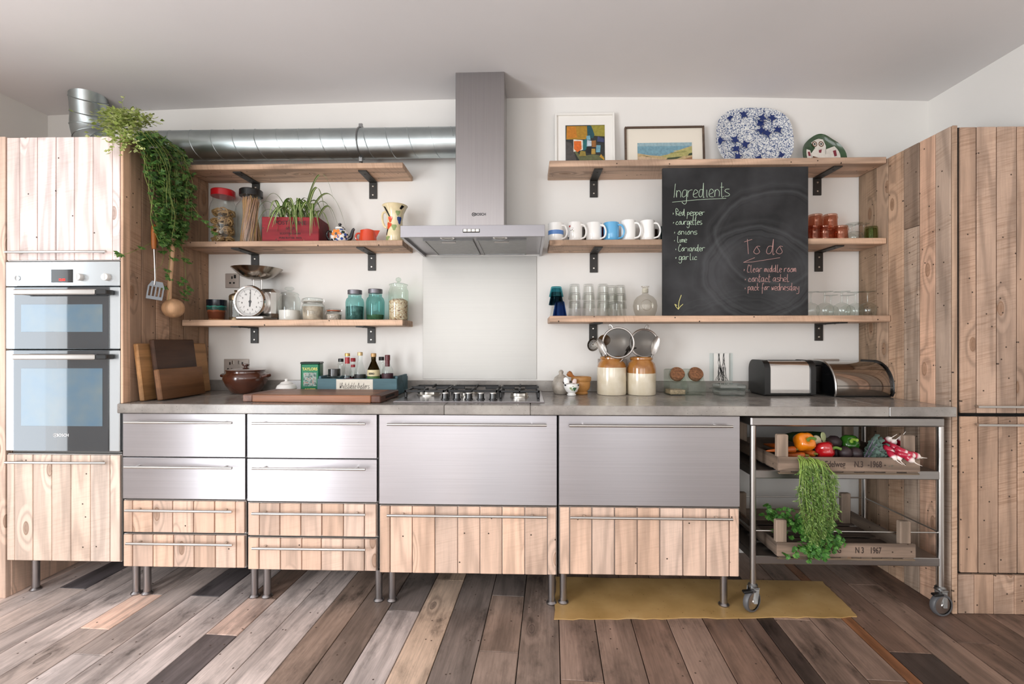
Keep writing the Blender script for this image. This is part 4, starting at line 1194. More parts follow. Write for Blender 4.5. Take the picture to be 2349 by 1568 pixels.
# ---- lower left shelf
z = ZL1
CUPM, nt, b = new('banded_glaze')
v, sv = coords(nt, (1, 1, 1), False); sp_ = N(nt, 'ShaderNodeSeparateXYZ'); L(nt, v, sp_.inputs[0])
nz = N(nt, 'ShaderNodeTexNoise', i_Scale=60.0); L(nt, v, nz.inputs['Vector'])
ad = N(nt, 'ShaderNodeMath', operation='MULTIPLY_ADD', i_1=.012); L(nt, nz.outputs['Fac'], ad.inputs[0]); L(nt, sp_.outputs[2], ad.inputs[2])
mr = N(nt, 'ShaderNodeMapRange', i_1=0.0, i_2=.125); L(nt, ad.outputs[0], mr.inputs[0])
L(nt, ramp(nt, [(0, H('#a5744f')), (.12, H('#6b3a26')), (.42, H('#8a4f35')), (.5, H('#1f4a44')), (.62, H('#2e7a6c')), (.68, H('#141a24'))], mr.outputs[0], 'CONSTANT'), b.inputs['Base Color']); b.inputs['Roughness'].default_value = .2
c_ = lt('stoneware_tumbler', 'handmade tumbler banded black, teal and brown at the shelf end', 'tumbler', 497, .11, z + .001)
tag(c_, c_['label'], 'tumbler')
ob('body', MB().lathe([(0, 0), (.034, 0), (.038, .005), (.046, .055), (.049, .06), (.050, .113), (.047, .113), (.044, .05), (0, .01)], 28), CUPM, c_)
BRASS = flat('aged_brass', '#8d7c62', .35, .9)
cp_ = jar('coffee_press', 'narrow glass coffee press with a domed metal lid behind the scale', 541, .10, z, [(0, .006), (.032, .006), (.032, .118)], cat='coffee press')
ob('lid', MB().lathe([(.034, 0), (.034, .022), (.030, .030), (.014, .038), (.006, .040), (.005, .046), (.009, .051), (.006, .056), (0, .057)], 24), BRASS, cp_, (0, 0, .112))
ob('frame', MB().lathe([(0, 0), (.034, 0), (.034, .016), (.0325, .018)], 24).tube([(0, -.034, .01), (0, -.034, .12)], .0015, 5).tube([(.034, 0, .01), (.034, 0, .12)], .0015, 5).tube([(-.034, 0, .01), (-.034, 0, .12)], .0015, 5), BRASS, cp_)
# kitchen scale
ks = lt('kitchen_scale', 'steel dial kitchen scale with a wide weighing pan', 'scale', 590, .125, z + .001)
ob('case', MB().box((.028, .035, .095), (.15, .10, .155), .02), SATIN, ks)
ob('foot', MB().box((0, 0, .012), (.15, .15, .018), .005), SATIN, ks)
fm = MX.Translation((-.006, -.042, .098)) @ MX.Rotation(pi / 2, 4, 'X')
ob('dial_rim', MB().lathe([(.078, .0), (.084, .006), (.087, .018), (.083, .026), (.077, .024), (.077, .016), (.080, -.03)], 44, fm), CHROME, ks)
ob('dial_face', MB().lathe([(0, .014), (.078, .014)], 40, fm), flat('dial_white', '#cfcdc9', .5), ks)
tk = MB()
for i in range(60):
    a = i * pi / 30; r0 = .063 if i % 5 else .056
    M_ = MX.Translation((-.006, -.0565, .098)) @ MX.Rotation(a, 4, 'Y')
    tk.box((0, 0, (r0 + .071) / 2), (.0010 if i % 5 else .0018, .0006, .071 - r0), 0, M_)
ob('tick_marks', tk, INK, ks)
for i, s_ in enumerate(('0', '1', '2', '3', '4', '5', '6', '7', '8', '9', '10')):
    a = i * 2 * pi / 11
    txt(s_, .013, INK, ks, (-.006 + .045 * sin(a), -.0566, .098 + .045 * cos(a)), name='numeral')
pt_ = MB().prism([(-.0016, .0), (.0016, .0), (.0007, .062), (-.0007, .062)], -.0596, -.0585)
pt_.prism([(-.004, 0), (.004, 0), (.003, -.024), (0, -.029), (-.003, -.024)], -.0596, -.0585)
pt_.lathe([(0, .004), (.006, .003), (.007, 0)], 14, MX.Translation((0, -.058, 0)) @ MX.Rotation(pi / 2, 4, 'X'))
ob('pointer', pt_, BLACK, ks, (-.006, 0, .098), rot=(0, R(3), 0))
ob('pan_support', MB().tube([(-.02, 0, .175), (-.02, 0, .222)], .004, 8).tube([(.024, 0, .165), (.024, 0, .222)], .004, 8).tube([(-.03, 0, .222), (.035, 0, .222)], .004, 8), SATIN, ks)
ob('weighing_pan', MB().lathe([(0, .222), (.045, .224), (.078, .238), (.105, .262), (.126, .281), (.128, .283), (.124, .284), (.102, .266), (.075, .243), (.04, .229), (0, .227)], 44), flat('pan_steel', '#a79d92', .16, 1.0), ks)
# glass jars
SUG = flat('white_sugar', '#e4e0da', .8)
j = jar('storage_jar', 'ribbed glass storage jar with a round glass knob lid', 664, .11, z, [(0, 0), (.054, 0), (.056, .008), (.056, .11), (.048, .128), (.043, .135)], n=48, lob=lambda t, zz: 1 + .02 * sin(24 * t))
lj = ob('lid', MB().lathe([(.048, 0), (.049, .006), (.04, .014), (.012, .022), (.008, .026), (0, .026)], 28), CLEAR, j, (0, 0, .137))
ob('knob', MB().lathe([(.008, 0), (.022, .006), (.025, .013), (.018, .020), (0, .022)], 24), CLEAR, lj, (0, 0, .025))
ob('contents', MB().lathe([(0, .002), (.052, .002), (.053, .055), (0, .062)], 24), SUG, j)
def clip_jar(label, px, h, r, seal, fillh, fillm):
    j = jar('clip_jar', label, px, .11, z, [(0, 0), (r * .9, 0), (r, .008), (r, h * .55), (r * .8, h * .74), (r * .78, h * .82)], group='clip-top jars')
    ob('lid', MB().lathe([(0, h * .16), (r * .7, h * .16), (r * .84, h * .12), (r * .84, .003), (r * .8, 0)], 28), CLEAR, j, (0, 0, h * .84))
    ob('seal', MB().lathe([(r * .78, 0), (r * .86, .001), (r * .86, h * .03 + .002), (r * .78, h * .03 + .003)], 28), seal, j, (0, 0, h * .815))
    w = MB().tube([(r * .82 * cos(t * pi / 14), r * .82 * sin(t * pi / 14), h * .77) for t in range(28)], .0016, 5, closed=True)
    for s in (-1, 1):
        w.tube([(s * r * .84, 0, h * .77), (s * r * 1.06, 0, h * .84), (s * r * 1.0, 0, h * .97), (s * r * .8, 0, h * .98)], .0018, 5)
        w.tube([(s * r * .84, -.006, h * .77), (s * r * 1.08, -.006, h * .66), (s * r * 1.10, -.004, h * .50)], .0018, 5)
    ob('wire_clip', w, SATIN, j)
    ob('contents', MB().lathe([(0, .003), (r * .86, .003), (r * .92, fillh), (0, fillh * 1.05)], 24), fillm, j)
    return j
clip_jar('squat clip-top glass jar half full of tea bags beside the ribbed jar', 718, .122, .059, flat('seal_grey', '#b9b4aa', .5), .075, flat('tea_bags', '#b5a795', .8, var=.4, vs=30))
clip_jar('tiny clip-top glass jar with an orange rubber seal', 766, .062, .042, flat('seal_orange', '#b25a33', .5), .032, flat('salt_mix', '#b3a79b', .8, var=.4, vs=120))
AQUA = glass('aqua_glass', '#c8e8e6', .7, .08, edgecol='#8fb9b8')
ZCAP = flat('zinc_lid', '#77757a', .45, .8)
for px, h_, fh, lab, fm_ in ((814, .165, .075, 'aqua mason jar holding dark tea leaves, nearer the scale', flat('tea_dark', '#5d6b66', .8, var=.5, vs=60)), (861, .170, .03, 'aqua mason jar with a little green herb at the bottom', flat('herb', '#5c6b46', .8, var=.4, vs=80))):
    j = jar('mason_jar', lab, px, .11, z, [(0, 0), (.044, 0), (.0485, .008), (.0485, h_ * .60), (.044, h_ * .70), (.035, h_ * .76), (.035, h_ * .84)], AQUA, 'aqua mason jars')
    ob('lid', MB().lathe([(0, h_ * .15), (.036, h_ * .15), (.038, h_ * .14), (.038, .002), (0, 0)], 40, lob=lambda t, zz: 1 + .012 * sin(40 * t)), ZCAP, j, (0, 0, h_ * .85))
    ob('contents', MB().lathe([(0, .004), (.042, .004), (.0445, fh), (0, fh * 1.08)], 22), fm_, j)
OATS, nt, b = new('muesli')
v, sv = coords(nt); vo = N(nt, 'ShaderNodeTexVoronoi', i_Scale=150.0); L(nt, v, vo.inputs['Vector']); se = N(nt, 'ShaderNodeSeparateColor'); L(nt, vo.outputs['Color'], se.inputs[0])
L(nt, ramp(nt, [(0, H('#d9bfa2')), (.45, H('#c39c7c')), (.75, H('#e3d2bd')), (.92, H('#7d4f36'))], se.outputs[0], 'CONSTANT'), b.inputs['Base Color']); b.inputs['Roughness'].default_value = .8
PALEG = glass('pale_green_glass', '#f4faf5', .8, .06)
j = jar('cereal_jar', 'tall glass jar of muesli with a ball-knob lid', 914, .11, z, [(0, 0), (.050, 0), (.053, .008), (.053, .158), (.048, .168), (.044, .180), (.046, .188)], PALEG)
lj = ob('lid', MB().lathe([(.050, 0), (.050, .006), (.03, .012), (.008, .014), (.006, .022), (0, .022)], 28), PALEG, j, (0, 0, .189))
ob('knob', MB().lathe([(.005, 0), (.012, .004), (.0155, .013), (.012, .022), (0, .027)], 22), PALEG, lj, (0, 0, .019))
ob('contents', MB().lathe([(0, .003), (.049, .003), (.050, .105), (.03, .116), (0, .112)], 24), OATS, j)
# ================================================================== CHALKBOARD
DBb = .234
bz0, bz1 = ZR1 + .001, Z(1690, 381, DBb + .012)
bxa, bxb = X(1521, DBb + .004), X(1856, DBb + .004)
BWm, nt, b = new('blackboard')
v, sv = coords(nt, (1, 1, 1), False)
def swirl(cx_, cz_, r0, wd, amp):
    sp_ = N(nt, 'ShaderNodeVectorMath', operation='SUBTRACT'); sp_.inputs[1].default_value = (cx_, 0, cz_); L(nt, v, sp_.inputs[0])
    ml = N(nt, 'ShaderNodeVectorMath', operation='MULTIPLY'); ml.inputs[1].default_value = (1, 0, 1.25); L(nt, sp_.outputs[0], ml.inputs[0])
    le = N(nt, 'ShaderNodeVectorMath', operation='LENGTH'); L(nt, ml.outputs[0], le.inputs[0])
    nn = N(nt, 'ShaderNodeTexNoise', i_Scale=5.0, i_Detail=3.0); L(nt, v, nn.inputs['Vector'])
    a = N(nt, 'ShaderNodeMath', operation='MULTIPLY_ADD', i_1=.10); L(nt, nn.outputs['Fac'], a.inputs[0]); L(nt, le.outputs['Value'], a.inputs[2])
    st = N(nt, 'ShaderNodeTexNoise', i_Scale=40.0, i_Detail=5.0, noise_dimensions='1D'); L(nt, a.outputs[0], st.inputs['W'])
    bd = ramp(nt, [(max(r0 + .05 - wd, 0), 0.0), (r0 + .05, amp), (r0 + .05 + wd, 0.0)], a.outputs[0])
    return mix(nt, (0, 0, 0, 1), bd, ramp(nt, [(.3, 0.0), (.8, 1.0)], st.outputs['Fac']))
cc = mix(nt, H('#1f1f20'), (.10, .105, .11, 1), swirl(.12, -.16, .26, .10, .45))
cc = mix(nt, cc, (.12, .125, .13, 1), swirl(.20, .02, .30, .06, .30))
cc = mix(nt, cc, (.09, .10, .10, 1), swirl(.02, -.6, .40, .10, .25))
n1 = N(nt, 'ShaderNodeTexNoise', i_Scale=3.2, i_Detail=5.0); L(nt, v, n1.inputs['Vector'])
cc = mix(nt, cc, (.085, .085, .09, 1), ramp(nt, [(.45, 0.0), (.75, .6)], n1.outputs['Fac']))
L(nt, cc, b.inputs['Base Color']); b.inputs['Roughness'].default_value = .62; b.inputs['Specular IOR Level'].default_value = .3
cbd = thing('chalkboard', 'square black chalkboard with handwritten ingredients and to do lists', 'chalkboard', ((bxa + bxb) / 2, -DBb + .010, bz0))
bw, bh = bxb - bxa, bz1 - bz0
ob('panel', MB().box((0, 0, 0), (bw, .016, bh), .0015), BWm, cbd, (0, 0, bh / 2))
CH1 = flat('chalk_green', '#b9cdb6', .9); CH2 = flat('chalk_pink', '#b58c86', .9); CH3 = flat('chalk_yellow', '#e2d98a', .9)
def chalk(s, px, py, hpx, mat, w=.62, tilt=0.0, sl=.03, jit=.0012):
    p = P(px, py, DBb + .006)
    o, wd = write(s, hpx / SC(px, DBb), mat, cbd, V((p.x, -DBb - .0058 + .0082 - .0, p.z)) - wpos(cbd), .00125, w, sl, jit, tilt=tilt)
    o.location.y = -.0086
    return o
chalk('Ingredients', 1545, 452, 32, CH1, .46, R(-1))
chalk('* Red pepper', 1543, 493, 15, CH1, .52); chalk('* courgettes', 1544, 514, 15, CH1, .48); chalk('* onions', 1546, 537, 15, CH1, .62)
chalk('* lime', 1546, 555, 14, CH1, .56); chalk('* Coriander', 1549, 575, 15, CH1, .52); chalk('* garlic', 1549, 595, 15, CH1, .58)
chalk('To do', 1708, 582, 34, CH2, .62)
chalk('* Clear middle room', 1707, 623, 16, CH2, .50); chalk('* contact ashel', 1709, 645, 16, CH2, .54); chalk('* pack for wednesday', 1709, 665, 16, CH2, .47)
def line(pts, mat, r=.0012):
    mb = MB()
    for pl in pts:
        q = [P(a, b2, DBb + .006) for a, b2 in pl]
        mb.tube([(w.x - cbd.location.x, -.0086, w.z - cbd.location.z) for w in q], r, 4)
    ob('chalk_stroke', mb, mat, cbd)
line([[(1543, 462.5), (1600, 457), (1667, 453.5)]], CH1)
line([[(1707, 601), (1728, 600), (1791, 590)], [(1707, 601), (1718, 596), (1733, 590)]], CH2)
line([[(1564, 676), (1559, 690), (1557, 709)], [(1549, 697), (1552, 703), (1557, 709), (1562, 702), (1568, 697)], [(1549, 697), (1554, 700)]], CH3, .0015)

# ================================================================== TOP RIGHT SHELF
def picture(name, label, px0, px1, py0, d, frame_m, fw, mat_m, inner, paint, lean=R(4), fcol=None):
    a = P(px0, py0, d); b2 = P(px1, py0, d)
    w = b2.x - a.x; h = a.z - ZR3
    root = thing(name, label, 'picture', ((a.x + b2.x) / 2, -d, ZR3 + .0012))
    root.rotation_euler = (-lean, 0, 0)
    f = MB()
    f.box((-w / 2 + fw / 2, 0, h / 2), (fw, .022, h), .002); f.box((w / 2 - fw / 2, 0, h / 2), (fw, .022, h), .002)
    f.box((0, 0, fw / 2), (w - 2 * fw, .022, fw), .002); f.box((0, 0, h - fw / 2), (w - 2 * fw, .022, fw), .002)
    ob('frame', f, frame_m, root, color=fcol)
    ob('mount', MB().box((0, .004, h / 2), (w - 2 * fw + .002, .006, h - 2 * fw + .002)), mat_m, root)
    (u0, u1, v0, v1) = inner      # fractions of w,h
    mats = []; mb = MB()
    W, Hh = (u1 - u0) * w, (v1 - v0) * h
    for k, (poly, c) in enumerate(paint):
        if c not in [m[0] for m in mats]: mats.append((c, flat('paint_' + c.strip('#'), c, .55, var=.18, vs=70)))
        mb.mi = [m[0] for m in mats].index(c)
        mb.poly([(-w / 2 + u0 * w + p[0] * W, v0 * h + p[1] * Hh) for p in poly], -.0002 * k)
    ob('painting', mb, [m[1] for m in mats], root, (0, .0002, 0), smooth=0)
    return root
FULL = [(0, 0), (1, 0), (1, 1), (0, 1)]
picture('picture', 'abstract farmhouse painting in a broad white frame', 1273, 1411, 257, .045, WHITEP, .012, WHITEP, (.18, .835, .03, .80), [
    (FULL, '#2c2d2a'), ([(.02, .68), (.57, .68), (.56, .98), (.03, .98)], '#a37a24'), ([(.03, .70), (.30, .72), (.26, .97), (.04, .97)], '#b9741f'), ([(.66, .76), (1, .74), (1, .99), (.64, .99)], '#8f8533'),
    ([(.55, .98), (.66, .98), (.74, .78), (.70, .70), (.56, .72)], '#1d4a52'), ([(0, 0), (.34, 0), (.15, .6), (0, .64)], '#4a4542'), ([(.16, .5), (.42, .1), (.62, 0), (.98, 0), (.98, .3), (.7, .34), (.4, .3)], '#5f6140'),
    ([(.20, .40), (.44, .44), (.44, .66), (.20, .68)], '#dcd3c4'), ([(.21, .46), (.30, .39), (.41, .46), (.40, .64), (.21, .64)], '#d0641f'), ([(.45, .42), (.55, .46), (.54, .70), (.44, .64)], '#1f6063'), ([(.54, .52), (.66, .52), (.66, .64), (.55, .66)], '#b7c3cc'),
    ([(.54, .66), (.64, .66), (.62, .76), (.53, .75)], '#6e9fae'), ([(.53, .38), (.64, .36), (.65, .5), (.53, .5)], '#141414'), ([(.67, .50), (.78, .50), (.77, .65), (.66, .64)], '#8a5a2b'), ([(.77, .38), (.88, .38), (.89, .54), (.78, .54)], '#6695a4'),
    ([(.65, .34), (.76, .34), (.75, .46), (.66, .46)], '#a8873d'), ([(.34, .3), (.52, .3), (.5, .4), (.38, .42)], '#8c7a35'), ([(.86, .28), (.98, .2), (.98, .24), (.90, .34)], '#b98b2e'), ([(.80, .62), (.98, .60), (.98, .68), (.82, .74)], '#3b4161')])
picture('picture', 'wide landscape print of fields and sea in a thin brown frame', 1434, 1617, 289, .04, RECX, .009, flat('cream_mount', '#e2dacb', .7), (.16, .845, .08, .64), [
    (FULL, '#6f95a3'), ([(0, .86), (1, .86), (1, 1), (0, 1)], '#8fa9b0'), ([(0, 0), (1, 0), (1, .86), (.8, .72), (.55, .52), (.42, .46), (.2, .5), (0, .58)], '#b9a177'),
    ([(.42, .46), (.55, .50), (.8, .70), (1, .84), (1, .5), (.6, .34)], '#a8a266'), ([(0, 0), (.3, 0), (.2, .24), (0, .32)], '#8f9a52'), ([(.3, 0), (1, 0), (1, .42), (.8, .30), (.5, .24)], '#9a7050'), ([(0, .44), (.25, .40), (.5, .30), (.3, .18), (0, .34)], '#c4a98b'),
    ([(.52, .30), (.72, .34), (.82, .42), (.74, .42), (.55, .38)], '#3f4a30'), ([(.92, .46), (1, .48), (1, .58), (.94, .54)], '#33402c'), ([(.06, .50), (.16, .46), (.26, .42), (.16, .44)], '#4c4d33'),
    ([(.6, .56), (.9, .62), (.9, .64), (.6, .58)], '#7c8048'), ([(.66, .64), (.95, .72), (.95, .74), (.66, .66)], '#c0b678')], fcol=H('#5d4c3e'))
def superell(a, b2, n, k=40):
    return [(a * abs(cos(t)) ** (2 / n) * (1 if cos(t) >= 0 else -1), b2 * abs(sin(t)) ** (2 / n) * (1 if sin(t) >= 0 else -1)) for t in [2 * pi * i / k for i in range(k)]]
pa, pb_ = P(1643, 249, .05), P(1818, 249, .05)
pw, ph_ = (pb_.x - pa.x) / 2, (pa.z - ZR3) / 2 + .012
pl = thing('platter', 'large oval platter speckled blue with dark blue birds', 'plate', ((pa.x + pb_.x) / 2, -.075, ZR3 + .0015))
SPK, nt, b = new('speckle_glaze')
v, sv = coords(nt); n1 = N(nt, 'ShaderNodeTexNoise', i_Scale=170.0, i_Detail=3.0); L(nt, v, n1.inputs['Vector'])
L(nt, ramp(nt, [(.42, H('#46587f')), (.5, H('#c9cdd2')), (.6, H('#e2e2de'))], n1.outputs['Fac']), b.inputs['Base Color']); b.inputs['Roughness'].default_value = .12; b.inputs['Coat Weight'].default_value = .5
ph_ = ph_ - .006
rg = [(0.0, .008), (.72, .008), (.80, .002), (.97, -.010), (1.0, -.011), (1.0, -.006), (.8, .007), (0, .014)]
vs = []; fs = []
se_ = superell(pw, ph_, 2.9, 56)
for (s_, y_) in rg: vs += [(x * max(s_, .001), y_, zz * max(s_, .001) + ph_) for x, zz in se_]
for i in range(len(rg) - 1):
    for k in range(56):
        l = (k + 1) % 56; fs.append((i * 56 + k, i * 56 + l, (i + 1) * 56 + l, (i + 1) * 56 + k))
ob('dish', MB().add(vs, fs), SPK, pl, rot=(-R(9), 0, 0), smooth=60)
NAVY = flat('swallow_blue', '#1d2f66', .2)
bird = [(0, 0), (.35, .12), (.62, .55), (.72, .18), (1.0, .30), (.86, 0), (1.0, -.30), (.72, -.16), (.55, -.5), (.32, -.14), (0, -.03), (-.5, -.10), (-.5, -.05)]
for (u, w, rot) in ((-.62, .62, 100), (-.32, .72, 60), (.12, .70, -60), (.50, .56, 80), (.06, .30, -10), (-.45, .10, 240), (-.80, -.12, 180), (-.12, -.18, 200), (.38, -.02, 100), (.72, .12, 120), (-.42, -.55, 130), (.14, -.62, 250), (.66, -.50, 290), (.28, .88, 250), (-.62, -.86, 40)):
    mb = MB(); sz_ = .052
    pp = [(u * pw * .97 + sz_ * (x * cos(R(rot)) - y * sin(R(rot))), ph_ + w * ph_ * .9 + sz_ * (x * sin(R(rot)) + y * cos(R(rot)))) for x, y in bird]
    rad = max(abs(u), abs(w))
    yy = .0072 if rad < .66 else .006 - .017 * (rad - .7) / .3
    mb.poly(pp, yy - .0105)
    ob('bird_motif', mb, NAVY, pl, rot=(-R(9), 0, 0), smooth=0)
da, db = P(1841, 304, .06), P(1940, 304, .06)
dw, dh = (db.x - da.x) / 2, (da.z - ZR3) / 2
ds = thing('pottery_dish', 'small wavy-edged dish painted with a round-eyed face on green', 'plate', ((da.x + db.x) / 2, -.07, ZR3 + .0015))
out = [(-.98, -.55), (-1.0, -.1), (-.9, .35), (-.55, .75), (-.2, .95), (.1, .9), (.42, .62), (.75, .30), (.98, -.25), (.92, -.85), (.5, -1.0), (-.4, -1.0), (-.85, -.9)]
outs = [(p.x, p.z) for p in smoothline([(x, 0, y) for x, y in out + out[:1]], 3)][:-1]
vs = []; fs = []; n = len(outs)
for (s_, y_) in ((.001, .008), (.75, .006), (1.0, -.010), (1.0, -.004), (.75, .012), (.001, .014)): vs += [(x * dw * s_, y_, y * dh * s_ + dh) for x, y in outs]
for i in range(5):
    for k in range(n): l = (k + 1) % n; fs.append((i * n + k, i * n + l, (i + 1) * n + l, (i + 1) * n + k))
ob('dish', MB().add(vs, fs), flat('dish_green', '#2f4a2e', .15, coat=.5, var=.3, vs=22), ds, rot=(-R(9), 0, 0))
DW, DBR, DRED = flat('dish_white', '#d8d2c8', .18, var=.1), flat('dish_brown', '#6a4a38', .2), flat('dish_red', '#7d2f3a', .2)
def disc(cx_, cz_, r, k=16, sx=1.0): return [(cx_ + r * sx * cos(2 * pi * i / k), cz_ + r * cos(0) * sin(2 * pi * i / k)) for i in range(k)]
def dpart(name, poly, m, off):
    ob(name, MB().poly([(x * dw, y * dh + dh) for x, y in poly], .004 - off), m, ds, rot=(-R(9), 0, 0), smooth=0)
dpart('painted_body', [(-.55, .55), (-.3, .78), (.05, .7), (.16, .3), (.1, -.2), (.35, -.6), (.0, -.9), (-.5, -.85), (-.6, -.2), (-.35, .2)], DW, .0)
dpart('painted_wing', [(.15, .1), (.55, .28), (.86, -.2), (.8, -.55), (.3, -.7), (.1, -.3)], DW, .0003)
dpart('painted_wing', [(-.92, .2), (-.6, .05), (-.5, -.5), (-.85, -.6)], DW, .0)
for cx_ in (-.36, -.06):
    dpart('painted_eye', disc(cx_, .42, .17, 16, .72), DBR, .0006); dpart('painted_eye_white', disc(cx_, .42, .11, 14, .72), DW, .0008); dpart('pupil', disc(cx_, .42, .06, 10, .72), BLACK, .001)
dpart('painted_mark', [(-.2, .05), (-.05, .1), (-.1, -.12), (-.2, -.1)], DRED, .0006)
dpart('painted_mark', [(.45, .0), (.6, .05), (.62, -.3), (.5, -.35)], DRED, .0006)
dpart('painted_mark', [(-.72, -.05), (-.62, -.02), (-.6, -.3), (-.7, -.3)], DRED, .0006)
dpart('painted_mark', [(-.5, -.3), (.1, -.55), (.08, -.65), (-.52, -.42)], DBR, .0006)

# ================================================================== MUGS
def mug(label, px, d, h, r, mat, hs=1.0, rz=R(-38), waist=0.0):
    root = lt('mug', label, 'mug', px, d, ZR2 + .001, 'mugs on the middle shelf', rz)
    ob('body', MB().lathe([(0, 0), (r * .9, 0), (r * .97, .004), (r * (1 - waist), h * .5), (r, h), (r - .003, h), (r * (1 - waist) - .004, h * .5), (r * .85, .006), (0, .006)], 28), mat, root)
    ob('handle', MB().tube(smoothline([(r * .92, 0, h * .86), (r + .018 * hs, 0, h * .80), (r + .030 * hs, 0, h * .50), (r + .022 * hs, 0, h * .22), (r * .92, 0, h * .16)], 4), .0048, 8), mat, root)
    return root
mg = mug('white mug with a broad blue band at the shelf end', 1275, .13, .102, .041, WHITE)
MBLU = flat('band_blue', '#5b86c4', .2)
ob('blue_band', MB().lathe([(.0412, .040), (.0414, .062)], 28), MBLU, mg)
mg = mug('white mug with small red flower and insect motifs', 1319, .13, .105, .039, WHITE)
for q, m_ in ((blob(-.2, .082, .14, .006, 8), CAPR), (blob(.2, .062, .05, .003, 6), PK), (blob(.0, .060, .05, .003, 6), PK), (blob(.35, .055, .05, .003, 6), PG), (blob(-.55, .022, .18, .007, 9), flat('motif_navy', '#33414f', .3)), (blob(.28, .07, .04, .002, 6), PK)):
    decal(mg, q, m_, lambda zz: .0388)
mug('plain white mug just left of the blue one', 1362, .13, .102, .042, WHITE, 1.0)
mug('plain sky blue mug', 1402, .13, .103, .041, flat('sky_blue', '#5ea9d6', .16, coat=.4), 1.15)
mug('tall plain white mug just right of the blue one', 1441, .13, .114, .0385, WHITE, 1.1)
mug('tall plain white mug nearest the chalkboard', 1485, .13, .112, .0385, WHITE, 1.1)
mug('dark patterned mug peeping out behind the flowered mug', 1337, .05, .095, .036, spots('brown_dots', '#3a3128', ['#77705a', '#8d8a6a'], 120, .3), rz=R(60))
mug('maroon mug peeping out behind the white and blue mugs', 1377, .05, .095, .036, flat('maroon', '#5d1724', .2), rz=R(60))
mug('dark brown mug peeping out beside the last white mug', 1497, .045, .085, .028, flat('darkbrown', '#3a2a28', .2), rz=R(60))
mug('dark teal mug half hidden by the chalkboard edge', 1529, .06, .10, .032, flat('darkteal', '#1f3d42', .2), rz=R(60))

# ================================================================== TUMBLERS AND GLASSES
def tumbler_mesh(h, r0, r1, gl, ribs=0, n=24):
    """upside-down tumbler: wide rim below, base on top"""
    prof = [(r1, 0), (r1 + .0012, .002), (r1, .006), (r0 + (r1 - r0) * .1, h * .9), (r0, h - .002), (r0 - .002, h), (0, h), (0, h - .008), (r0 - .004, h - .009), (r1 - .003, .006), (r1 - .0025, 0)]
    return MB().lathe(prof, n, lob=(lambda t, zz: 1 + .018 * abs(sin(ribs * t / 2)) if .006 < zz < h * .8 else 1) if ribs else None).mesh('tumbler', gl)
CL2 = glass('tumbler_glass', '#fcfcfb', .7, .06, edgecol='#d6dbdb')
tm = tumbler_mesh(.082, .026, .034, CL2, 10, 30)
first = True
words = {0: 'bottom', 1: 'middle', 2: 'top'}
def tumbler(me, px, d, z, label, grp='clear tumblers stacked upside down', cat='tumbler'):
    o = ob('tumbler', me, None, None, (X(px, d), -d, z + .001))
    return tag(o, label, cat, grp)
for px, d, k, where in ((1318, .13, 3, 'in the clear stack next to the blue tumblers'), (1350, .13, 3, 'in the second clear stack from the blue tumblers'), (1383, .13, 3, 'in the third clear stack from the blue tumblers'), (1402, .06, 3, 'in the clear stack standing furthest back'), (1422, .075, 3, 'in the rear clear stack nearest the flask')):
    for i in range(k):
        tumbler(tm, px + (.8 if i == 1 else 0), d, ZR1 + i * .0455, '%s clear tumbler %s' % (words[i], where))
tumbler(tumbler_mesh(.078, .026, .036, CL2, 10, 30), 1411, .15, ZR1, 'single clear tumbler standing in front of the rear stacks')
GBL = glass('cobalt_glass', '#7fa0cc', .5, .10, edgecol='#5d82b8'); GTD = glass('dark_teal_glass', '#6f8f9a', .5, .1, edgecol='#4b6b78'); GTL = glass('light_teal_glass', '#a5d8de', .5, .12, edgecol='#7cc3cb')
tumbler(tumbler_mesh(.08, .024, .037, GBL), 1284, .15, ZR1, 'cobalt blue tumbler upside down at the shelf end', 'coloured tumblers')
tumbler(tumbler_mesh(.066, .027, .035, CL2), 1276, .075, ZR1, 'clear tumbler carrying the dark teal one at the shelf end', 'coloured tumblers')
tumbler(tumbler_mesh(.07, .027, .040, GTD), 1276, .075, ZR1 + .0672, 'dark teal tumbler stacked below the pale teal one', 'coloured tumblers')
tumbler(tumbler_mesh(.055, .028, .0385, GTL), 1276, .075, ZR1 + .112, 'pale teal tumbler on top of the coloured stack', 'coloured tumblers')
fk = lt('glass_flask', 'flat round clear glass flask bottle left of the chalkboard', 'bottle', 1480, .12, ZR1 + .001)
FLK = glass('flask_glass', '#f4f2ee', .8, .07, edgecol='#b9b6b0')
ob('body', MB().lathe([(0, 0), (.046, 0), (.050, .004), (.060, .030), (.064, .058), (.059, .085), (.043, .106), (.022, .117), (.016, .122), (.015, .150), (.0145, .158)], 36, sq=.55), FLK, fk)
ob('lip', MB().lathe([(.0150, 0), (.021, .002), (.0215, .007), (.016, .008)], 24, sq=.7), FLK, fk, (0, 0, .156))
ob('neck_label', MB().lathe([(.0165, .128), (.0163, .150)], 20, sq=.62), flat('neck_paper', '#b9b3a2', .6, var=.2, vs=80), fk)
emb = MB().tube([(.028 * cos(t * pi / 14), -.0338 + .003 * 1, .060 + .028 * sin(t * pi / 14)) for t in range(28)], .0016, 5, closed=True)
ob('embossed_ring', emb, FLK, fk)
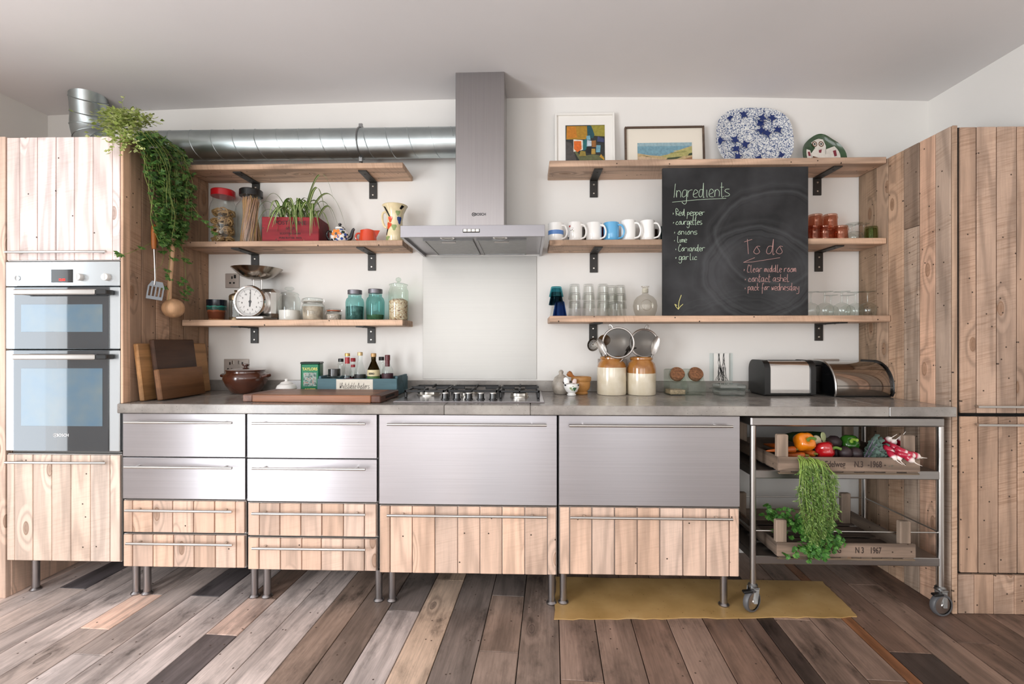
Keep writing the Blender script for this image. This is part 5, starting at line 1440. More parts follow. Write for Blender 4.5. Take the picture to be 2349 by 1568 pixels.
# wine glasses, upside down
def wine(h, rb, rr):
    bo = MB().lathe([(rr, 0), (rr + .001, .001), (rb, h * .24), (rb * .86, h * .42), (rb * .45, h * .52), (.006, h * .555)], 28)
    st = MB().lathe([(.006, h * .55), (.004, h * .62), (.0036, h * .85), (.006, h * .95), (.010, h * .97)], 14)
    ft = MB().lathe([(.010, h * .97), (rb * .5, h * .985), (rb * .92, h), (rb * .93, h - .0012), (.009, h * .965)], 28)
    return [m.mesh(nm, CLEAR) for m, nm in ((bo, 'bowl'), (st, 'stem'), (ft, 'foot'))]
def wine_glass(ms, px, d, zz, label, grp='wine glasses upside down'):
    r_ = lt('wine_glass', label, 'wine glass', px, d, zz + .001, grp)
    for me in ms: ob(me.name.split('.')[0], me, None, r_)
w1 = wine(.130, .041, .032); w2 = wine(.118, .036, .029)
for px, d, ms, lab in ((1860, .12, w1, 'upturned wine glass half hidden by the chalkboard'), (1892, .13, w1, 'upturned wine glass second from the chalkboard in the front row'), (1906, .06, w2, 'upturned wine glass at the back between second and third'), (1931, .13, w1, 'upturned wine glass in the middle of the front row'), (1944, .06, w2, 'upturned wine glass at the back right of the middle one'), (1962, .10, w1, 'upturned wine glass second from the planked side'), (1990, .13, w1, 'upturned round wine glass nearest the planked side')):
    wine_glass(ms, px, d, ZR1, lab)
PINK = glass('pink_glass', '#f4ddd2', .5, .10, edgecol='#d6a894')
def pink(px, d, z, lab):
    h = .078
    me = MB().lathe([(.035, 0), (.036, .004), (.034, .03), (.034, .052), (.037, .056), (.034, .060), (.036, .064), (.033, .068), (.034, h - .004), (.031, h), (0, h), (0, h - .008), (.029, h - .009), (.030, .05), (.032, 0)], 28).mesh('tumbler', PINK)
    tag(ob('pink_tumbler', me, None, None, (X(px, d), -d, z + .001)), lab, 'tumbler', 'pink glass tumblers')
pink(1866, .14, ZR2, 'lower pink tumbler beside the chalkboard edge'); pink(1870, .065, ZR2, 'pink tumbler at the back carrying another by the chalkboard')
pink(1870, .065, ZR2 + .0785, 'upper pink tumbler of the pair by the chalkboard'); pink(1904, .065, ZR2 + .0785, 'upper pink tumbler of the pair further right')
pink(1892, .14, ZR2, 'front pink tumbler second from the chalkboard'); pink(1904, .065, ZR2, 'pink tumbler at the back carrying the second upper one'); pink(1928, .13, ZR2, 'front pink tumbler furthest from the chalkboard')
w3 = wine(.092, .040, .036); w4 = wine(.10, .030, .027)
wine_glass(w3, 1959, .13, ZR2, 'squat upturned goblet right of the pink tumblers', 'goblets on the middle shelf'); wine_glass(w4, 1951, .055, ZR2, 'upturned goblet behind the squat one', 'goblets on the middle shelf'); wine_glass(w4, 1981, .09, ZR2, 'upturned goblet beside the green tumbler', 'goblets on the middle shelf')
GG = glass('moss_glass', '#e4ead4', .5, .08, edgecol='#8d9a78')
tag(ob('tumbler', MB().lathe([(.030, 0), (.030, .03), (.028, .065), (.026, .074), (0, .074), (0, .066), (.024, .064), (.027, 0)], 26).mesh('tumbler', GG), None, None, (X(1998, .13), -.13, ZR2 + .001)), 'moss green tumbler at the right end of the shelf', 'tumbler')

# ================================================================== RIGHT WORKTOP
gp = lt('garlic_pot', 'grey streaked pottery garlic keeper with an opening', 'pot', 1287, .13, ZT)
GST = flat('streaked_glaze', '#a39a8f', .4, var=.3, vs=30)
gprof = [(0, 0), (.036, 0), (.040, .004), (.0475, .035), (.046, .060), (.034, .088), (.016, .100), (.010, .104), (.012, .110), (.013, .118), (.007, .126), (0, .127)]
ob('body', MB().lathe(gprof, 30), GST, gp)
decal(gp, [(.55 + .42 * cos(2 * pi * i / 16), .062 + .022 * sin(2 * pi * i / 16) + (.006 if i > 8 else 0)) for i in range(16)], flat('hole_dark', '#2a1611', .8), prf(gprof), 'opening', .0008)
ec = lt('egg_cup', 'small white cup painted with green leaves and dark spots', 'cup', 1311, .215, ZT)
eprof = [(0, 0), (.022, 0), (.024, .006), (.018, .012), (.030, .022), (.0395, .042), (.040, .060), (.037, .060), (.034, .04), (0, .03)]
ob('bowl', MB().lathe(eprof, 26), WHITE, ec)
ob('ear', MB().lathe([(0, 0), (.013, .004), (.016, .018), (.010, .034), (0, .038)], 14, MX.Translation((-.022, 0, .058)) @ MX.Rotation(-.25, 4, 'Y'), sq=.5), WHITE, ec)
ob('ear', MB().lathe([(0, 0), (.010, .004), (.012, .014), (.008, .026), (0, .03)], 14, MX.Translation((.012, .006, .058)) @ MX.Rotation(.3, 4, 'Y'), sq=.5), flat('blush_ceramic', '#d9c4bd', .2), ec)
for q, m_ in ((blob(.35, .036, .25, .010, 9), flat('motif_leaf', '#3f6a49', .2)), (blob(-.2, .040, .16, .006, 8), PG), (blob(.0, .032, .12, .005, 8), PG), (blob(-1.0, .055, .2, .005, 8), PK), (blob(.95, .055, .2, .005, 8), PK), (blob(.1, .050, .08, .003, 6), PG)):
    decal(ec, q, m_, prf(eprof[3:7]))
mo = lt('mortar', 'turned wooden mortar bowl', 'mortar', 1333, .145, ZT)
MW = wood('mortar_wood', 0, .22, 0, 0, .12, .4)
ob('bowl', MB().lathe([(0, 0), (.034, 0), (.037, .006), (.032, .014), (.044, .028), (.049, .048), (.048, .066), (.053, .072), (.053, .088), (.050, .092), (.045, .090), (.040, .05), (0, .03)], 30), MW, mo, color=H('#c08a4e'))
ps = thing('pestle', 'wooden pestle resting in the mortar', 'pestle', (mo.location.x + .004, mo.location.y, ZT + .062), 0)
ob('shaft', MB().lathe([(0, 0), (.014, .002), (.016, .012), (.011, .03), (.008, .06), (.009, .075), (.014, .083), (.016, .092), (.013, .101), (0, .105)], 18), MW, ps, (.006, 0, -.012), H('#b2703a'), (0, R(-52), 0))
def stoneware(px, label, h, r, nb, tan):
    """tan-shouldered salt-glazed jar: local floor at base"""
    root = lt('stoneware_jar', label, 'jar', px, .145, ZT, 'stoneware utensil jars')
    m, nt, b = new('stoneware_glaze')
    v, sv = coords(nt, (1, 1, 1), False); s_ = N(nt, 'ShaderNodeSeparateXYZ'); L(nt, v, s_.inputs[0])
    n1 = N(nt, 'ShaderNodeTexNoise', i_Scale=18.0, i_Detail=4.0); L(nt, v, n1.inputs['Vector'])
    ml = N(nt, 'ShaderNodeMath', operation='MULTIPLY_ADD', i_1=.006); L(nt, n1.outputs['Fac'], ml.inputs[0]); L(nt, s_.outputs[2], ml.inputs[2])
    gt = N(nt, 'ShaderNodeMath', operation='GREATER_THAN', i_1=tan); L(nt, ml.outputs[0], gt.inputs[0])
    L(nt, mix(nt, ramp(nt, [(.3, H('#cfc2a8')), (.7, H('#e0d6c2'))], n1.outputs['Fac']), ramp(nt, [(.3, H('#8a5626')), (.7, H('#b07a3e'))], n1.outputs['Fac']), gt.outputs[0]), b.inputs['Base Color'])
    b.inputs['Roughness'].default_value = .16; b.inputs['Coat Weight'].default_value = .6
    ob('body', MB().lathe([(0, 0), (r * .96, 0), (r, .006), (r, h * .70), (r * .92, h * .82), (r * .76, h * .885), (r * .74, h * .91), (r * .80, h * .935), (r * .80, h * .975), (r * .74, h), (r * .66, h), (r * .66, h * .88), (r * .8, h * .75), (0, h * .6)], 36), m, root)
    return root
sj1 = stoneware(1403, 'broad tan and cream stoneware jar of utensils beside the mortar', .200, .0765, 0, .146)
sj2 = stoneware(1471, 'tan-shouldered stoneware jar of utensils beside the glass jars', .198, .0755, 0, .116)
MESH_, nt, b = new('wire_mesh')
nt.nodes.remove(b)
g1 = N(nt, 'ShaderNodeBsdfGlossy', i_0=H('#5d5852'), i_Roughness=.4); t1 = N(nt, 'ShaderNodeBsdfTransparent'); mx_ = N(nt, 'ShaderNodeMixShader', i_0=.62)
L(nt, t1.outputs[0], mx_.inputs[1]); L(nt, g1.outputs[0], mx_.inputs[2]); L(nt, mx_.outputs[0], nt.nodes['Material Output'].inputs[0])
def sieve(px, py, d, r, rotm, label, jarz, jx):
    c = P(px, py, d)
    root = thing('sieve', label, 'sieve', c, 0, 'sieves in the stoneware jars')
    M4 = rotm.to_4x4()
    ob('rim', MB().tube([rotm @ V((r * cos(t * pi / 20), r * sin(t * pi / 20), 0)) for t in range(40)], .0055, 8, closed=True), SATIN, root)
    ob('mesh_bowl', MB().lathe([(r * .99, 0), (r * .93, -.022), (r * .75, -.042), (r * .4, -.056), (0, -.060)], 32, M4), MESH_, root)
    hk = rotm @ V((0, r, 0)); up_ = rotm @ V((0, 1, 0)); sd = rotm @ V((1, 0, 0))
    ob('hook', MB().tube(smoothline([hk - sd * .010, hk + up_ * .018 - sd * .008, hk + up_ * .026, hk + up_ * .018 + sd * .008, hk + sd * .010], 3), .003, 6), SATIN, root)
    st = rotm @ V((0, -r, 0)); en = V((jx, -.145, jarz)) - c
    ob('handle', MB().tube([st, st.lerp(en, .5), en], .0045, 8), SATIN, root)
jx1, jx2 = sj1.location.x, sj2.location.x
sieve(1418, 786, .20, .079, (MX.Rotation(R(-38), 3, 'Y') @ MX.Rotation(R(78), 3, 'X') @ MX.Rotation(R(-14), 3, 'Z')).copy(), 'large wire sieve standing in the jar beside the mortar', ZT + .13, jx1 + .012)
sieve(1478, 787, .16, .073, (MX.Rotation(R(12), 3, 'Y') @ MX.Rotation(R(84), 3, 'X')).copy(), 'wire sieve standing in the jar beside the glass jars', ZT + .13, jx2 + .01)
def spoon(px, py, d, ln, wd, rot, label, jarx, name='serving_spoon', holes=False, col_=None):
    c = P(px, py, d)
    root = thing(name, label, 'utensil', c, 0, 'utensils in the stoneware jars')
    M_ = MX.Rotation(rot, 4, 'Y')
    bw_ = MB()
    def fn(u, v):
        a = 2 * pi * v; r_ = u
        return M_ @ V((wd * r_ * cos(a), -.010 * (1 - r_ * r_) * (-1) - .002, ln * r_ * sin(a)))
    bw_.grid(fn, 5, 24)
    def fn2(u, v):
        a = 2 * pi * v
        return M_ @ V((wd * u * cos(a), .010 * (1 - u * u), ln * u * sin(a)))
    bw_.grid(fn2, 5, 24)
    ob('bowl', bw_, col_ or SATIN, root, smooth=180)
    if holes:
        hm = MB()
        for rr in (.25, .45, .65):
            for k in range(int(6 + rr * 20)):
                a = 2 * pi * k / int(6 + rr * 20)
                M2 = MX.Translation(M_ @ V((wd * rr * cos(a), .010 * (1 - rr * rr) - .0035, ln * rr * sin(a))))
                hm.lathe([(0, 0), (.0016, 0)], 6, M2 @ MX.Rotation(pi / 2, 4, 'X'))
        ob('perforations', hm, WHITE, root)
    st = M_ @ V((0, 0, -ln)); en = V((jarx, -.145, ZT + .12)) - c
    ob('handle', MB().tube([st * .97, st.lerp(en, .5), en], .004, 8), col_ or SATIN, root)
DKS = flat('dark_steel', '#6d6860', .3, 1.0)
spoon(1361, 790, .15, .031, .036, R(-65), 'round perforated skimmer leaning furthest left', jx1 - .02, 'skimmer', True, DKS)
spoon(1380, 795, .20, .046, .020, R(-24), 'plain steel serving spoon in front of the skimmer', jx1 - .015)
spoon(1503, 792, .19, .050, .019, R(14), 'steel serving spoon leaning right of the round sieve', jx2 + .02)
spoon(1386, 780, .10, .030, .034, R(-15), 'brown wooden spoon behind the large sieve', jx1 - .005, 'wooden_spoon', False, flat('dark_spoon_wood', '#6a4a2a', .5))
fk_ = thing('spaghetti_server', 'black slotted server head poking out between the two sieves', 'utensil', P(1441, 803, .10), 0, 'utensils in the stoneware jars')
mb = MB().tube([(0, 0, 0), (V((jx1 + .02, -.14, ZT + .12)) - P(1441, 803, .10))], .005, 8)
ob('handle', mb, BLACK, fk_)
mb = MB()
for i in range(5): mb.tube([(-.012 + i * .006, 0, -.004), (-.004 + i * .010, 0, .012), (.006 + i * .009, -.006, .024 - i * .003)], .0035, 6)
ob('prongs', mb, BLACK, fk_)
# square jars with corks
CORK = flat('cork', '#7a5236', .85, var=.45, vs=110, bmp=.4)
GRG = glass('greenish_glass', '#f7faf7', .6, .07, edgecol='#b4c0b6')
for px, lab, fh in ((1549, 'square slant-topped glass jar with cork stopper, left of the two', .024), (1591, 'square slant-topped glass jar with cork stopper, right of the two', 0)):
    r_ = lt('cork_jar', lab, 'jar', px, .15, ZT, 'cork-stoppered glass jars', R(4))
    w = .045
    prof = [(-w, 0), (w, 0), (w, .128), (.02, .134), (-w * .9, .062), (-w, .05)]
    body = MB().prism([(a, b2) for a, b2 in prof], -w, w, MX.Rotation(pi / 2, 4, 'Z'))
    ob('glass_body', body, GRG, r_)
    nm = MX.Translation((0, -.012, .098)) @ MX.Rotation(R(54), 4, 'X')
    ob('glass_neck', MB().lathe([(.037, -.012), (.037, .010), (.041, .014), (.041, .020), (.037, .021)], 28, nm), GRG, r_)
    ob('cork_stopper', MB().lathe([(0, .0), (.034, .0), (.036, .030), (.034, .033), (0, .033)], 28, nm), CORK, r_)
    if fh: ob('contents', MB().box((0, 0, fh / 2 + .003), (.08, .08, fh), .004), flat('oat_crumbs', '#a08a6e', .9, var=.4, vs=120), r_)
# clear frame with tree print standing on the upstand
pa_ = P(1628, 810, .012); pb2 = P(1681, 873, .012)
uz = Z(1300, 873, .02)
fr = thing('photo_block', 'clear acrylic frame with a black tree drawing propped on the upstand', 'picture', ((pa_.x + pb2.x) / 2, -.010, uz + .001))
fw_, fh_ = pb2.x - pa_.x, pa_.z - uz
ob('acrylic_sheet', MB().box((0, 0, fh_ / 2), (fw_, .006, fh_), .001), GLASSW, fr)
ob('print', MB().box((0, -.0036, fh_ / 2), (fw_ * .66, .0006, fh_), 0), WHITEP, fr)
tr_ = MB(); r5 = random.Random(5)
for k in range(22):
    b0 = r5.uniform(-.3, .3); side = -1 if k % 2 else 1
    pts = [(fw_ * (b0 + r5.uniform(-.02, .02)), -.0042, .001)]
    for q in range(1, 7):
        t = q / 6; pts.append((fw_ * (b0 * (1 - t) ** 2 + side * .10 * min(1, t * 2) + r5.uniform(-.045, .045) * t), -.0042, fh_ * t * (r5.uniform(.95, 1.0) if q < 6 else .99)))
    if k > 11: pts = pts[:4]
    tr_.tube(pts, .0010, 4)
ob('tree_drawing', tr_, BLACK, fr)
# butter dish
bd = lt('butter_dish', 'clear glass butter dish with lid', 'dish', 1672, .17, ZT)
def rbox(w, d, h, z0, tp=.0): 
    return MB().box((0, 0, z0 + h / 2), (w, d, h), .006)
DGL = glass('dish_glass', '#eff2f0', .7, .16)
ob('dish_base', rbox(.135, .10, .028, 0), DGL, bd); ob('flange', rbox(.165, .12, .005, .0285), DGL, bd)
lid_ = ob('lid', rbox(.14, .10, .024, .034), DGL, bd)
ob('lid_handle', MB().tube([(-.016, 0, .057), (-.016, 0, .068), (.016, 0, .068), (.016, 0, .057)], .004, 6), DGL, lid_)
# toaster
to = thing('toaster', 'chrome two-slice toaster with black ends', 'toaster', (X(1806, .14), -.125, ZT))
xl_, xr_ = X(1766, .205) - to.location.x, X(1858, .205) - to.location.x
def loaf(w, h, r, k=8):
    return [(-w, 0.0), (w, 0.0)] + arc(w - r, h - r, r, 0, 90, k) + arc(-w + r, h - r, r, 90, 180, k)
th_ = Z(1800, 826, .17) - ZT
RZ90 = MX.Rotation(pi / 2, 4, 'Z')
ob('body', MB().prism([(a, b2 + .014) for a, b2 in loaf(.082, th_ - .016, .045)], -xr_, -xl_, RZ90), CHROME, to)
for (a, b2) in ((xl_ - .030, xl_), (xr_, xr_ + .026)):
    e = MB().prism([(q, w + .008) for q, w in loaf(.088, th_ - .006, .05)], -b2, -a, RZ90)
    ob('end_cap', e, BLACK, to)
ob('base', MB().box(((xl_ + xr_) / 2, 0, .008), (xr_ - xl_ + .05, .15, .014), .004), BLACK, to)
sl_ = MB()
for yy in (-.028, .028): sl_.ext(xl_ + .02, xr_ - .02, yy - .009, yy + .009, th_ - .006, th_ - .0006)
ob('slots', sl_, DARK, to)
ob('lever', MB().box((xr_ + .036, 0, .10), (.022, .04, .014), .004), BLACK, to)
ob('feet', MB().box((xl_ + .02, -.05, .002), (.02, .02, .003)).box((xr_ - .02, -.05, .002), (.02, .02, .003)), BLACK, to)
# bread bin (quarter-round roll top)
bb = thing('bread_bin', 'chrome roll-top bread bin with black end panels', 'bread bin', (X(1968, .15), -.14, ZT), R(0))
xl_, xr_ = X(1921, .255) - bb.location.x, X(2036, .22) - bb.location.x
bh_ = Z(1960, 828, .16) - ZT
def qround(y0, y1, h, r, low):      # side outline in (y, z): rounded towards the room (negative y)
    return [(y1, 0.004), (y1, h)] + [(q, w) for q, w in [(y0 + r - r * sin(R(a)), h - r + r * cos(R(a))) for a in range(0, 91, 9)]] + [(y0, low), (y0 + .01, .004)]
out = qround(-.115, .115, bh_, .13, .02)
ob('body', MB().prism([(a, b2) for a, b2 in qround(-.108, .110, bh_ - .004, .125, .02)], -xr_, -xl_, RZ90), flat('bin_steel', '#a9a39d', .09, 1.0), bb)
for (a, b2) in ((xl_ - .014, xl_), (xr_, xr_ + .010)):
    ob('end_panel', MB().prism(out, -b2, -a, RZ90), BLACKG, bb)
    path = [((a + b2) / 2, q, w) for q, w in out[1:]]
    ob('trim', MB().tube(path, .0055, 6), SATIN if a < 0 else BLACK, bb)
ob('lid_edge', MB().box(((xl_ + xr_) / 2, -.1095, .055), (xr_ - xl_, .003, .003), 0), BLACK, bb)
ob('base', MB().box(((xl_ + xr_) / 2, 0, .004), (xr_ - xl_ + .01, .20, .007), .002), BLACK, bb)
cd = [P(1858, 842, .13), P(1868, 838, .10), P(1876, 846, .06), P(1880, 855, .03), P(1881, 852, .012)]
tag(ob('power_cord', MB().tube(smoothline([tuple(q) for q in cd], 4), .003, 6), BLACK), 'black toaster cord running behind the bread bin', 'cord')
# ================================================================== TROLLEY
DT0, DT1 = .585, .10
tx0, tx1 = X(1727, DT0 - .012), X(2157, DT0 - .012)
GR = .0045
trl = thing('kitchen_trolley', 'stainless steel trolley on castors parked under the worktop', 'trolley', ((tx0 + tx1) / 2, -(DT0 + DT1) / 2, 0))
TS = steel('trolley_steel', '#a39f9c', .34)
W0 = wpos(trl)
zt1, zt0 = Z(1940, 956, DT0), Z(1940, 978, DT0)
bx('top_tray', X(1722, DT0), X(2167, DT0), -DT0 - .004, -DT1 + .012, zt0, zt1, TS, trl, b=.006)
zm = Z(1940, 1080, DT0); zl = Z(1940, 1278, DT0)
for zz in (zm, zl):
    bx('shelf_tray', tx0 + .006, tx1 - .006, -DT0 + .004, -DT1, zz - .036, zz, TS, trl, b=.003)
zr = Z(1940, 1221, DT0)
for (x_, y_) in ((tx0, -DT0 + .012), (tx1, -DT0 + .012), (tx0, -DT1 - .012), (tx1, -DT1 - .012)):
    lg_ = ob('post', MB().tube([(0, 0, .118), (0, 0, zt0 + .002)], .0125, 16), SATIN, trl, V((x_, y_, 0)) - W0)
    ca = ob('castor', MB().lathe([(0, .100), (.016, .100), (.020, .104), (.020, .112), (.014, .118), (0, .118)], 18), ZINC, trl, V((x_, y_, 0)) - W0)
    z0 = GR if (x_ < 1.4 and y_ < -.3) else .0006
    r_ = .047; AX = 30 if x_ < 1.4 else 8
    wx = -.018
    wh = MX.Translation((wx, -.016, z0 + r_)) @ MX.Rotation(R(90), 4, 'Y') 
    RT = MX.Rotation(R(28), 4, 'Z')
    WM = MX.Translation((-.014, -.020, z0 + r_)) @ MX.Rotation(R(AX), 4, 'Z') @ MX.Rotation(R(90), 4, 'X')
    ob('tyre', MB().lathe([(.037, -.011), (.044, -.011), (r_, -.006), (r_, .006), (.044, .011), (.037, .011)], 30, WM), flat('tyre_grey', '#5b5b5d', .45) if 'tyre_grey' not in bpy.data.materials else bpy.data.materials['tyre_grey'], ca)
    ob('wheel_disc', MB().lathe([(0, -.012), (.008, -.013), (.010, -.010), (.036, -.008), (.038, .008), (.010, .010), (.008, .013), (0, .012)], 26, WM), SATIN, ca)
    fk2 = MB()
    nx, ny = sin(R(AX)), -cos(R(AX))
    for s in (-1, 1):
        ox, oy = nx * .017 * s, ny * .017 * s
        fk2.add([(-.014 + ox - .006, -.020 + oy, z0 + r_ - .006), (-.014 + ox + .008, -.020 + oy, z0 + r_ - .006), (.014 + ox * .8, oy * .8, .104), (-.012 + ox * .8, -.004 + oy * .8, .104),
                 (-.014 + ox * 1.15 - .006, -.020 + oy * 1.15, z0 + r_ - .006), (-.014 + ox * 1.15 + .008, -.020 + oy * 1.15, z0 + r_ - .006), (.014 + ox, oy, .104), (-.012 + ox, -.004 + oy, .104)],
                [(0, 1, 2, 3), (7, 6, 5, 4), (0, 4, 5, 1), (1, 5, 6, 2), (2, 6, 7, 3), (3, 7, 4, 0)])
    fk2.box((0, -.003, .102), (.036, .036, .006), .002)
    ob('fork', fk2, ZINC, ca)
    if y_ < -.3:
        ob('brake_lever', MB().box((-.026, -.028, .098), (.040, .024, .010), .003, MX.Translation((0, 0, 0))), BLACK, ca, rot=(0, R(-6), 0))
for (a, b2) in (((tx0, -DT0 + .012), (tx1, -DT0 + .012)), ((tx0, -DT1 - .012), (tx1, -DT1 - .012)), ((tx0, -DT0 + .012), (tx0, -DT1 - .012)), ((tx1, -DT0 + .012), (tx1, -DT1 - .012))):
    ob('guard_rail', MB().tube([(a[0], a[1], zr), (b2[0], b2[1], zr)], .0035, 8), SATIN, trl, -W0)

# ---- vegetable crates
def crate(label, px0, px1, df, z, dep, fh, text, sx):
    x0, x1 = X(px0, df), X(px1, df)
    w = (x1 - x0) / 2
    root = thing('vegetable_crate', label, 'crate', ((x0 + x1) / 2, -df + dep / 2, z + .001), 0, 'old wooden vegetable crates')
    base_c = H('#8d7a6a')
    hh = dep / 2
    ob('front_slat', MB().box((0, -hh + .004, .014 + fh / 2), (2 * w, .009, fh), .0015), CRATEW, root, color=H('#9a8473'))
    ob('rear_slat', MB().box((0, hh - .004, .014 + fh / 2), (2 * w, .009, fh), .0015), CRATEW, root, color=base_c)
    for s in (-1, 1):
        ob('side_slat', MB().box((s * (w - .005), 0, .014 + fh / 2), (.009, dep - .02, fh), .0015), CRATEY, root, color=vary(base_c, .08))
    n = 6
    for k in range(n):
        yy = -hh + .03 + (dep - .06) * k / (n - 1)
        ob('bottom_slat', MB().box((0, yy, .011), (2 * w - .014, .048, .006), .001), CRATEW, root, color=vary(H('#75655a'), .08))
    ob('front_runner', MB().box((0, -hh + .006, .004), (2 * w - .004, .012, .007), .001), CRATEW, root, color=H('#86735f'))
    for k in range(7):
        ob('spacer_block', MB().box((-w + .03 + (2 * w - .06) * k / 6, -hh + .006, .0105), (.045, .010, .006), .001), CRATEW, root, color=H('#7d6c5e'))
    ob('rear_runner', MB().box((0, hh - .006, .004), (2 * w - .004, .012, .007), .001), CRATEW, root, color=base_c)
    for sx_, sy_ in ((-1, -1), (1, -1), (-1, 1), (1, 1)):
        ob('corner_post', MB().box((sx_ * (w - .024 if sx_ < 0 else w - .034), sy_ * (hh - .022), .087), (.046, .026, .154), .004), CRATEZ, root, color=H('#a5907e'))
    for wd_, wx_ in text: txt(wd_, .036, flat('crate_ink', '#3b2d27', .8) if 'crate_ink' not in bpy.data.materials else bpy.data.materials['crate_ink'], root, (w * wx_, -hh - .0008, .014 + fh / 2), sx=sx * .9, bold=.0006)
    return root
cr1 = crate('upper wooden crate full of vegetables marked 1968', 1786, 2111, .645, zm, .42, .058, [('Edelweg', -.20), ('N.3', .135), ('-1968', .36)], .78)
cr2 = crate('lower wooden crate marked 1967 on the bottom tray', 1783, 2101, .615, zl, .42, .058, [('EDELWEG', -.26), ('N 3', .19), ('1967', .42)], .74)

# ---- vegetables
def vloc(px, py, d): return P(px, py, d)
def pepper(label, px, py, d, r, colr, tilt, stemc='#5c7a2e', flat_=.95):
    c = vloc(px, py, d)
    root = thing('bell_pepper', label, 'pepper', c, 0, 'bell peppers in the crate')
    root.rotation_euler = tilt
    m = flat('pepper_' + colr.strip('#'), colr, .14, coat=.6, var=.08, vs=12)
    prof = [(0, -.92), (.35, -.98), (.75, -.85), (.98, -.4), (1.0, .1), (.92, .55), (.68, .82), (.38, .84), (.18, .70), (0, .60)]
    ob('flesh', MB().lathe([(a * r, b2 * r * flat_) for a, b2 in prof], 40, lob=lambda t, zz: 1 - .13 * abs(cos(2 * t)) ** 3 ), m, root, smooth=180)
    ob('stem', MB().tube(smoothline([(0, 0, r * .52), (0, .002, r * .75), (.003, .004, r * 1.05), (.010, -.006, r * 1.45)], 3), [.014, .011, .008, .0068, .0062, .006, .006, .006, .006, .007][:10], 8), flat('stem_' + stemc.strip('#'), stemc, .5), root)
zc1 = zm + .02
pepper('shiny orange bell pepper standing on the crate of vegetables', 1845, 1013, .57, .043, '#d9790f', (R(62), 0, R(4)))
pepper('red bell pepper lying with its stalk to the right', 1893, 1031, .575, .039, '#a8141a', (R(75), 0, R(52)))
pepper('green bell pepper at the back of the crate', 1948, 1017, .50, .041, '#2a5a18', (R(58), 0, R(-12)), '#8fae45')
def veg(name, label, cat, px, py, d, mb, m, rot=(0, 0, 0), grp=None, color=None):
    o = ob(name, mb, m, None, vloc(px, py, d), color, rot, smooth=180)
    return tag(o, label, cat, grp)
CG = flat('courgette_skin', '#1c2a16', .25, coat=.3, var=.3, vs=30); CGW = flat('courgette_end', '#cfd6a0', .5)
cgr = thing('courgette', 'dark green courgette pointing its cut end forward', 'courgette', vloc(1888, 1001, .49), 0); cgr.rotation_euler = (R(80), 0, R(35))
ob('skin', MB().lathe([(0, -.17), (.016, -.165), (.024, -.13), (.025, -.04), (.021, 0)], 20), CG, cgr)
ob('cut_end', MB().lathe([(.021, 0), (.019, .004), (0, .005)], 20), CGW, cgr)
aub = thing('parsnip', 'pale cut vegetable end beside the courgette', 'vegetable', vloc(1874, 1009, .53), 0); aub.rotation_euler = (R(70), 0, R(10))
ob('skin', MB().lathe([(0, -.10), (.02, -.09), (.024, -.03), (.022, 0)], 20), flat('parsnip_skin', '#8d8168', .5), aub)
ob('cut_end', MB().lathe([(.022, 0), (.018, .004), (0, .005)], 20), flat('parsnip_cut', '#cfc5a4', .5), aub)
BEET = flat('beet_skin', '#2e2022', .55, var=.35, vs=25, bmp=.3)
for k, (px, py, d, r, lab) in enumerate(((1913, 1014, .50, .032, 'dark beetroot at the back between red and green peppers'), (1938, 1038, .57, .030, 'dark beetroot below the green pepper'), (1963, 1040, .57, .029, 'dark beetroot beside the kale'), (1920, 1040, .54, .026, 'dark beetroot under the red pepper stalk'))):
    veg('beetroot', lab, 'beetroot', px, py, d, MB().lathe([(0, -r), (r * .6, -r * .82), (r, -.1 * r), (r * .8, r * .6), (r * .3, r * .9), (0, r)], 20), BEET, (R(40 * k), R(30), 0), 'beetroots in the crate')
CAR = flat('carrot_skin', '#a44e15', .45, var=.25, vs=40)
for k, (px, py, d, a, lab) in enumerate(((1824, 1030, .57, 80, 'orange carrot end beside the corner post'), (1846, 1044, .58, 60, 'orange carrot under the orange pepper'), (1868, 1040, .58, 20, 'orange carrot with its green crown behind the leaves'), (1790, 1024, .46, 10, 'orange carrot at the far left behind the trolley post'), (1855, 1048, .57, 100, 'orange carrot lying low under the red pepper'))):
    cr_ = thing('carrot', lab, 'carrot', vloc(px, py, d), 0, 'carrots in the crate'); cr_.rotation_euler = (R(84), 0, R(a))
    ob('root', MB().lathe([(0, -.12), (.004, -.11), (.010, -.06), (.0145, -.01), (.012, 0), (.006, .003), (0, .003)], 14), CAR, cr_)
    ob('crown', MB().lathe([(.006, .002), (.005, .010), (.003, .016), (0, .016)], 8), flat('carrot_crown', '#6b6a2a', .6) if 'carrot_crown' not in bpy.data.materials else bpy.data.materials['carrot_crown'], cr_)
# radishes
RADM, nt, b = new('radish_skin')
v, sv = coords(nt, (1, 1, 1), False); s_ = N(nt, 'ShaderNodeSeparateXYZ'); L(nt, v, s_.inputs[0])
mr = N(nt, 'ShaderNodeMapRange', i_1=-.016, i_2=.020); L(nt, s_.outputs[2], mr.inputs[0])
L(nt, ramp(nt, [(.0, H('#a3142f')), (.62, H('#b01d3c')), (.76, H('#e6d3d0')), (1, H('#efe6dc'))], mr.outputs[0]), b.inputs['Base Color']); b.inputs['Roughness'].default_value = .25; b.inputs['Coat Weight'].default_value = .3
rad_body = MB().lathe([(0, -.020), (.007, -.017), (.0105, -.006), (.0110, .006), (.009, .014), (.004, .019), (.0015, .021), (0, .021)], 16).mesh('root', RADM, 180)
rad_tail = MB().tube(smoothline([(0, 0, .019), (.002, 0, .028), (.008, .002, .040)], 3), [.0018, .0016, .0014, .0012, .001, .0008, .0006], 5).mesh('tail', RADM, 180)
